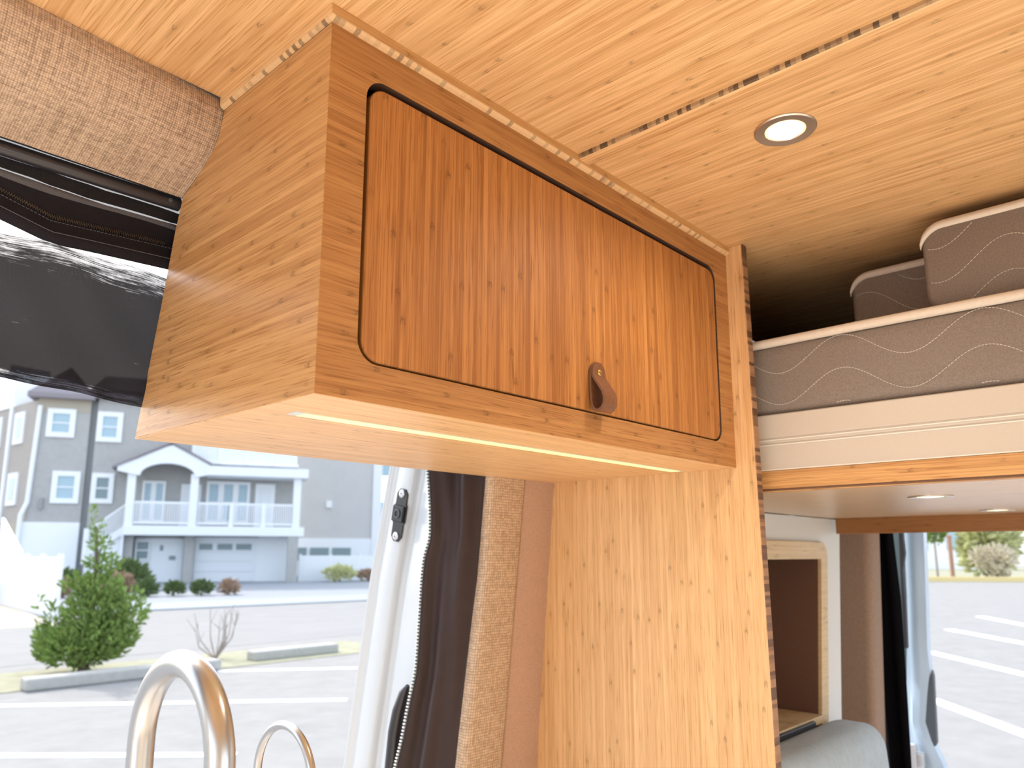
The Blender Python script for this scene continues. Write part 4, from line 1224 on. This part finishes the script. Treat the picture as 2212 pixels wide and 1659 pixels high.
# porch
mb = MB(); hbox(mb, -4.0, 6.95, 0.0, 2.1, 3.02, 3.62); mb.build('porch_slab', M['white_trim'], house)
for s_ in (-3.75, -3.05+3.0, 6.40):
    mb = MB(); hbox(mb, s_-0.24, s_+0.24, 1.6, 2.05, 3.6, 6.95); mb.build('porch_post', M['white_trim'], house)
mb = MB(); hbox(mb, 5.95, 6.62, 1.5, 2.05, 0.0, 3.05); mb.build('porch_pillar', M['siding'], house)
mb = MB(); hbox(mb, -0.45, 0.10, 0.3, 0.9, 0.0, 3.05); mb.build('porch_pillar', M['siding'], house)
mb = MB(); hbox(mb, -4.1, -3.5, 0.3, 0.9, 0.0, 3.05); mb.build('porch_pillar', M['siding'], house)
for (a, b_) in ((-3.5, -0.25), (0.25, 2.15), (2.45, 4.15), (4.45, 6.2)):
    mb = MB(); hbox(mb, a, b_, 1.85, 1.95, 5.0, 5.14); hbox(mb, a, b_, 1.85, 1.95, 3.72, 3.84)
    n_ = int((b_-a)/0.14)
    for i in range(n_): hbox(mb, a+0.14*i+0.03, a+0.14*i+0.10, 1.87, 1.93, 3.84, 5.0)
    mb.build('railing', M['white_trim'], house)
for s_ in (2.3, 4.3):
    mb = MB(); hbox(mb, s_-0.14, s_+0.14, 1.78, 2.02, 3.6, 5.18); mb.build('rail_post', M['white_trim'], house)
mb = MB(); hbox(mb, 0.6, 7.05, -0.3, 2.4, 6.90, 7.50); mb.build('porch_beam', M['white_trim'], house)
# arched gable
mb = MB()
arch = [(-3.35, 6.75)] + [(-1.67+1.62*math.cos(math.radians(a)), 6.75+0.82*math.sin(math.radians(a))) for a in range(180, -1, -12)] + [(0.05, 6.75)]
top = [(1.05, 6.95), (1.05, 7.32), (-1.57, 8.80), (-4.6, 7.32), (-4.6, 6.95), (-3.6, 6.75)]
# ring of quads between arch and gable outline
na = len(arch)
for i in range(na-1):
    def up_z(s_):
        return 8.80-(abs(s_+1.57))*(1.48/2.9)
    a, b_ = arch[i], arch[i+1]
    mb.prism([hp_(a[0], 2.0, a[1]), hp_(b_[0]+1e-4, 2.0, b_[1]), hp_(b_[0]+1e-4, 2.0, up_z(b_[0])), hp_(a[0], 2.0, up_z(a[0]))], HN*0.25)
mb.prism([hp_(-4.6, 2.0, 7.0), hp_(-3.35, 2.0, 6.75), hp_(-3.35, 2.0, 7.88), hp_(-4.6, 2.0, 7.30)], HN*0.25)
mb.prism([hp_(0.05, 2.0, 6.75), hp_(1.05, 2.0, 6.95), hp_(1.05, 2.0, 7.42), hp_(0.05, 2.0, 7.97)], HN*0.25)
mb.build('porch_gable', M['white_trim'], house)
mb = MB()
mb.prism([hp_(-4.9, 2.35, 7.12), hp_(-1.57, 2.35, 8.86), hp_(-1.57, 2.35, 9.0), hp_(-4.9, 2.35, 7.28)], -HN*2.3)
mb.prism([hp_(1.3, 2.35, 7.32), hp_(-1.57, 2.35, 8.86), hp_(-1.57, 2.35, 9.0), hp_(1.3, 2.35, 7.46)], -HN*2.3)
mb.build('porch_roof', M['roof'], house)
# porch windows and doors
hwin(house, -3.3, -2.62, 3.9, 6.6, 0.0, 0.16); hwin(house, -2.62, -1.9, 3.9, 6.6, 0.0, 0.16)
mb = MB(); hbox(mb, -0.95, 0.30, 0, 0.12, 3.65, 6.45); mb.build('porch_door', M['white_door'], house)
for a in (0.62, 1.55, 2.48): hwin(house, a, a+0.93, 3.9, 6.70, 0.0, 0.19)
mb = MB(); hbox(mb, 3.75, 5.05, 0, 0.12, 3.65, 6.62); pd = mb.build('porch_door', M['white_trim'], house)
mb = MB(); hbox(mb, 4.0, 4.8, 0.12, 0.14, 4.2, 6.3); mb.build('pane', M['white_door'], pd)
# upper deck
for (a, b_) in ((-0.2, 1.3), (1.45, 3.0), (3.15, 4.6), (4.75, 6.15)):
    mb = MB(); hbox(mb, a, b_, 1.5, 1.6, 7.85, 9.0); mb.build('deck_panel', M['white_door'], house)
mb = MB(); hbox(mb, -0.3, 6.4, 1.45, 1.7, 7.70, 7.90); hbox(mb, -0.3, 6.4, 1.45, 1.7, 9.0, 9.15)
for s_ in (-0.28, 1.37, 3.07, 4.67, 6.22): hbox(mb, s_-0.1, s_+0.1, 1.42, 1.72, 7.70, 9.15)
mb.build('deck_rail', M['white_trim'], house)
# left windows
hwin(house, -6.30, -4.80, 9.05, 11.05, 0.0); hwin(house, -6.30, -5.0, 5.05, 7.0, 0.0, 0.30, 'pane_dark')
# stairs up to the porch
mb = MB()
mb.prism([hp_(-6.1, 1.2, 1.55), hp_(-6.1, 1.2, 2.05), hp_(-4.0, 1.2, 3.62), hp_(-4.0, 1.2, 3.1)], HN*0.12)
mb.prism([hp_(-6.1, 1.2, 3.15), hp_(-6.1, 1.2, 3.30), hp_(-4.0, 1.2, 5.05), hp_(-4.0, 1.2, 4.90)], HN*0.10)
for i in range(14):
    s_ = -6.0+0.15*i; zb = 2.0+(s_+6.1)*0.75
    hbox(mb, s_, s_+0.07, 1.22, 1.29, zb, zb+1.28)
hbox(mb, -6.25, -5.98, 1.1, 1.4, 1.2, 3.4)
mb.build('stair_rail', M['white_trim'], house)
mb = MB(); mb.prism([hp_(-6.1, 1.15, 0), hp_(-6.1, 1.15, 1.55), hp_(-4.1, 1.15, 3.05), hp_(-4.1, 1.15, 0)], -HN*1.1)
mb.build('stair_wall', M['white_door'], house)
mb = MB(); hbox(mb, -4.15, -4.0, 1.25, 1.4, 0, 3.1); mb.build('downpipe', M['white_trim'], house)

# neighbour on the left
nb = empty('tall_house', tuple(hp_(-8.3, 0, 0)), 'tall grey house with white base and downpipe at the far left', 'house')
mb = MB(); hbox(mb, -9.75, -6.75, -9, 0, 3.8, 11.7); mb.build('wall', M['siding'], nb)
mb = MB(); hbox(mb, -9.9, -6.75, -9, 0.1, 0.0, 3.8); mb.build('base_wall', M['white_trim'], nb)
mb = MB(); hbox(mb, -6.75, -6.36, -6, -0.35, 0, 11.8); mb.build('corner_recess', M['recess'], nb)  # set-back box; the shade of the gap between the houses is in its grey
mb = MB(); hbox(mb, -9.75, -6.75, -0.02, 0.03, 10.9, 11.75); mb.build('frieze', M['apron'], nb)
mb = MB(); hbox(mb, -10.3, -6.5, -9.4, 0.6, 11.7, 12.0)
mb.prism([hp_(-10.3, 0.6, 12.0), hp_(-6.5, 0.6, 12.0), hp_(-8.4, -1.5, 14.2)], HN*-3); mb.build('roof', M['roof'], nb)
hwin(nb, -9.17, -7.56, 9.22, 11.07, 0.0); hwin(nb, -8.53, -6.95, 5.0, 7.05, 0.0)
mb = MB(); mb.tube([hp_(-9.6, 0.12, 11.2), hp_(-9.75, 0.12, 5.0), hp_(-10.0, 0.25, 4.2), hp_(-10.05, 0.2, 0)], 0.14, 8); mb.build('downpipe', M['white_trim'], nb)
mb = MB(); hbox(mb, -9.1, -8.9, 0.0, 0.2, 4.6, 5.3); mb.build('wall_lamp', M['recess'], nb)
# its receding side wing
W0 = hp_(-9.78, 0, 0); WU = (-HU*0.55 - HN*0.83).normalized(); WN = (HN*0.55 - HU*0.83).normalized()
def wbox(mb, s0, s1, o0, o1, z0, z1): return mb.obox(W0+WU*s0+WN*o0+Vector((0, 0, z0)), WU*(s1-s0), WN*(o1-o0), Vector((0, 0, z1-z0)))
mb = MB(); wbox(mb, 0, 26, -0.3, 0, 3.8, 11.6); mb.build('side_wall', M['siding_tan'], nb)
mb = MB(); wbox(mb, 0, 26, -0.3, 0.08, 0, 3.8); mb.build('side_base', M['apron'], nb)
for s0 in (1.6, 5.2, 8.4, 12.0):
    for z0, z1 in ((8.9, 11.0), (4.9, 7.0)):
        mb = MB(); wbox(mb, s0, s0+1.5, 0, 0.12, z0, z1); w = mb.build('window', M['white_trim'], nb)
        mb = MB(); wbox(mb, s0+0.35, s0+1.15, 0.12, 0.14, z0+0.35, z1-0.35); mb.build('pane', M['pane'], w)
for s0 in (3.6, 7.6):
    mb = MB(); wbox(mb, s0, s0+0.35, 0, 0.15, 3.8, 11.6); mb.build('corner_board', M['white_trim'], nb)
for s0 in (3.4, 6.6):
    mb = MB(); mb.prism([W0+WU*s0+WN*0.1+Vector((0, 0, 11.5)), W0+WU*(s0+2.8)+WN*0.1+Vector((0, 0, 11.5)), W0+WU*(s0+1.4)+WN*0.1+Vector((0, 0, 14.6))], WN*-2.5)
    mb.build('gable', M['white_trim'], nb)
for s0 in (3.5, 6.0):
    mb = MB(); wbox(mb, s0, s0+0.7, 0.08, 0.12, 0.9, 2.8); mb.build('lower_window', M['pane_dark'], nb)

# neighbour on the right, further back
nr = empty('far_house', tuple(hp_(12, -14, 0)), 'pale beige house further back at the right of the arched porch', 'house')
mb = MB(); hbox(mb, 5.0, 14.2, -24, -14, 3.2, 16); mb.build('wall', M['siding_far'], nr)
mb = MB(); hbox(mb, 5.0, 14.2, -24, -13.9, 0.0, 3.2); mb.build('base_wall', M['white_trim'], nr)
mb = MB(); hbox(mb, 5.0, 16.5, -22, -15.0, 16, 16.4); mb.build('roof', M['roof'], nr)
mb = MB(); hbox(mb, 14.2, 15.0, -24, -13.8, 0.0, 16); mb.build('corner_board', M['white_trim'], nr)
mb = MB(); hbox(mb, 10.1, 10.6, -14, -13.8, 5.9, 6.5); mb.build('wall_lamp', M['white_trim'], nr)
for a in (7.0, 8.9, 10.8): 
    mb = MB(); hbox(mb, a, a+1.6, -13.9, -13.8, 1.3, 2.4); mb.build('lower_window', M['pane_dark'], nr)
for z0 in (4.0, 9.0):
    mb = MB(); hbox(mb, 15.2, 16.2, -15.0, -14.9, z0, z0+2.6); mb.build('window', M['pane'], nr)

def pfence(name, a, b_, z0, z1, label, cat='fence', th=0.12, step=2.4):
    a, b_ = Vector(a), Vector(b_); d = (b_-a); ln = d.length; d.normalize(); nrm = Vector((-d.y, d.x, 0))
    root = empty(name, (*((a+b_)/2)[:2], GZ), label, cat)
    k_ = max(1, round(ln/step))
    for i in range(k_):
        p0 = a+d*(ln*i/k_+0.06)
        MB().obox(Vector((p0.x, p0.y, GZ+z0)), d*(ln/k_-0.12), nrm*th*0.5, Vector((0, 0, z1-z0))).build('fence_panel', M['white_door'], root)
    for i in range(k_+1):
        p0 = a+d*(ln*i/k_-0.07)
        MB().obox(Vector((p0.x, p0.y, GZ)), d*0.14, nrm*0.14, Vector((0, 0, z1+0.1))).build('fence_post', M['white_trim'], root)
pfence('white_fence', tuple(hp_(6.9, 1.0, 0)), tuple(hp_(15.5, -2.5, 0)), 0.0, 1.75, 'white panel fence right of the garage')
pfence('white_wall_fence', (8.0, 36.0, 0), (7.2, 24.8, 0), 0.0, 1.75, 'white panel fence left of the juniper')
# sloped white stair wall at the left
mb = MB(); mb.prism([(8.4, 34.5, GZ+1.7), (9.6, 34.0, GZ+1.7), (8.4, 36.8, GZ+5.0), (7.4, 37.2, GZ+5.0)], (0.0, 0.3, -1.7))
sw = MB()
p0, p1 = Vector((8.3, 33.0, GZ)), Vector((10.2, 44.0, GZ))
sw.prism([p0, p1, p1+Vector((0, 0, 3.6)), p0+Vector((0, 0, 1.9))], (0.12, -0.02, 0))
tag(sw.build('stair_parapet', M['white_trim'], None), 'sloping white stair wall between the fence and the tall house', 'wall')

def shrub(name, x, y, r_, h, mat, label, group, n=220, seed=1):
    root = empty(name, (x, y, GZ), label, 'shrub', group)
    mb = MB(); tufts(mb, [(x, y, GZ+h*0.55, r_, r_, h*0.5)], n, h*0.35, 0.7, seed)
    mb.build('foliage', M[mat], root, weld=False)
    MB().tube([(x, y, GZ), (x, y, GZ+h*0.6)], [0.04, 0.015], 6).build('stem', M['bark'], root)
import itertools
SH = [('round_shrub', (13.55, 34.0), 0.42, 0.62, 'leaf_d', 'small round dark shrub first in the row by the driveway'),
      ('round_shrub', (14.55, 33.6), 0.40, 0.55, 'leaf_d', 'small round shrub second in the row by the driveway'),
      ('round_shrub', (15.6, 33.2), 0.42, 0.58, 'leaf_d', 'small round shrub third in the row by the driveway'),
      ('round_shrub', (16.75, 32.9), 0.38, 0.60, 'leaf_r', 'brownish shrub last in the row by the driveway')]
for i, (nm, (x, y), r_, h, mt_, lb) in enumerate(SH): shrub(nm, x, y, r_, h, mt_, lb, 'shrubs along the driveway', 220, 11+i)
BD = [((10.6, 35.7), 0.42, 0.65, 'leaf_r', 'reddish brown border plant nearest the juniper'), ((11.75, 35.4), 0.42, 0.75, 'leaf_r', 'reddish brown border plant beside the house stairs'),
      ((12.9, 35.2), 0.42, 0.85, 'leaf_r', 'light brown border plant below the green bush'), ((14.4, 38.6), 0.85, 1.25, 'leaf_d', 'green bush in front of the white entry door'), ((11.6, 38.6), 0.8, 0.95, 'leaf_d', 'green bush left of the entry, under the stairs')]
for i, ((x, y), r_, h, mt_, lb) in enumerate(BD): shrub('border_plant', x, y, r_, h, mt_, lb, 'border plants by the entry', 240, 31+i)
shrub('yellow_bush', 29.9, 43.4, 1.0, 0.95, 'leaf_y', 'yellow green bush beside the right garage pier', 'bushes by the white fence', 300, 51)
shrub('yellow_bush', 32.2, 43.1, 0.9, 0.7, 'leaf_r', 'straw coloured low bush in front of the white fence', 'bushes by the white fence', 300, 52)

# parked car at the far left edge
car = empty('parked_car', (4.95, 33.3, GZ), 'white car corner at the left edge behind the apron', 'car')
mb = MB(); pr = [(0, 0.35), (0, 0.95), (0.25, 1.1), (0.9, 1.15), (1.6, 1.55), (3.2, 1.6), (4.1, 1.1), (4.4, 0.9), (4.4, 0.35)]
mb.prism([(7.25-u_, 33.3+0.15*u_, GZ+z) for u_, z in pr], (0.3, 1.75, 0)); mb.build('body', M['white_trim'], car, bevel=0.06)
mb = MB(); mb.prism([(7.27-u_, 33.27+0.15*u_, GZ+z) for u_, z in ((1.1, 1.15), (1.65, 1.48), (3.1, 1.5), (3.7, 1.15))], (0.0, -0.01, 0)); mb.build('side_glass', M['pane_dark'], car)
for u_ in (0.8, 3.6):
    mb = MB(); mb.lathe((7.25-u_, 33.25+0.15*u_, GZ+0.33), (0.15, -1, 0), [(0, 0.08), (0.2, 0.08), (0.33, 0.05), (0.33, -0.2)], 20); mb.build('wheel', M['black_rubber'], car, smooth=True)

# ---- view through the rear doors
yk = MB(); yk.obox(Vector((40, 40, GZ)), Vector((46, -60, 0)), Vector((0.35, 0.27, 0)), Vector((0, 0, 0.35)))
tag(yk.build('yellow_kerb', M['yellow'], None), 'long yellow kerb across the far end of the lot', 'kerb')
ground('far_verge', [(40.5, 40.5), (86, -19), (140, 20), (95, 80)], M['grass'], 0.02, 'dry grass verge behind the yellow kerb')
def far(px_dir, dist):
    return CAM_POS.x+px_dir[0]*dist, CAM_POS.y+px_dir[1]*dist
def bigbush(name, x, y, rx, h, mat, label, seed, n=900):
    root = empty(name, (x, y, GZ), label, 'bush', 'bushes behind the yellow kerb')
    rnd = random.Random(seed); bl = []
    for i in range(7):
        a = rnd.uniform(0, 6.28); q = rnd.uniform(0, 0.7)*rx
        bl.append((x+math.cos(a)*q, y+math.sin(a)*q, GZ+h*rnd.uniform(0.35, 0.7), rx*0.5, rx*0.5, h*0.33))
    mb = MB(); tufts(mb, bl, n, h*0.16, 0.3, seed); mb.build('foliage', M[mat], root, weld=False)
    mb = MB()
    for i in range(3): mb.tube([(x, y, GZ), (x+rx*0.25*(i-1), y+0.1, GZ+h*0.6)], [0.10, 0.04], 6)
    mb.build('stem', M['bark'], root)
bigbush('leafy_bush', 72.5, 13.9, 2.4, 5.2, 'leaf_y', 'tall yellow green bush behind the yellow kerb', 61, 1500)
bigbush('leafy_bush', 75.5, 9.0, 2.4, 5.0, 'leaf_y', 'yellow green bush at the right edge behind the kerb', 62, 1500)
bigbush('leafy_bush', 66.0, 12.1, 1.5, 2.5, 'leaf_p', 'low straw coloured bush in front of the tall yellow bush', 63, 900)
po = empty('utility_post', (66.0, 15.05, GZ), 'thin brown post behind the yellow kerb', 'post')
mb = MB(); mb.tube([(66.0, 15.05, GZ), (66.0, 15.05, GZ+3.2)], 0.16, 10); mb.build('pole', M['rust'], po)
mb = MB(); mb.lathe((66.0, 15.05, GZ+3.2), (0, 0, 1), [(0.19, 0), (0.19, 0.12), (0, 0.2)], 10); mb.build('cap', M['rust'], po)
gs = empty('green_tree', (72.0, 18.0, GZ), 'narrow dark green tree behind the kerb by the open rear door', 'tree')
mb = MB(); tufts(mb, [(72, 17.6, GZ+4.4, 0.8, 0.8, 1.7)], 700, 0.4, 0.4, 71); mb.build('foliage', M['leaf'], gs, weld=False)
mb = MB(); mb.tube([(72, 17.6, GZ), (72, 17.6, GZ+4.4)], [0.10, 0.06], 8); mb.build('trunk', M['twig'], gs)
fb = empty('white_building', (112, 30, GZ), 'hazy white building far behind the rear door', 'building')
mb = MB(); mb.box(110, 114, 22, 62, GZ, GZ+9); mb.build('wall', M['white_trim'], fb)
for i in range(9):
    mb = MB(); mb.box(109.9, 110, 24+4*i, 25.8+4*i, GZ+2.5, GZ+5); mb.build('window', M['pane'], fb)
mb = MB(); mb.box(109.5, 114.5, 21.5, 62.5, GZ+9, GZ+9.6); mb.build('roof', M['siding_far'], fb)
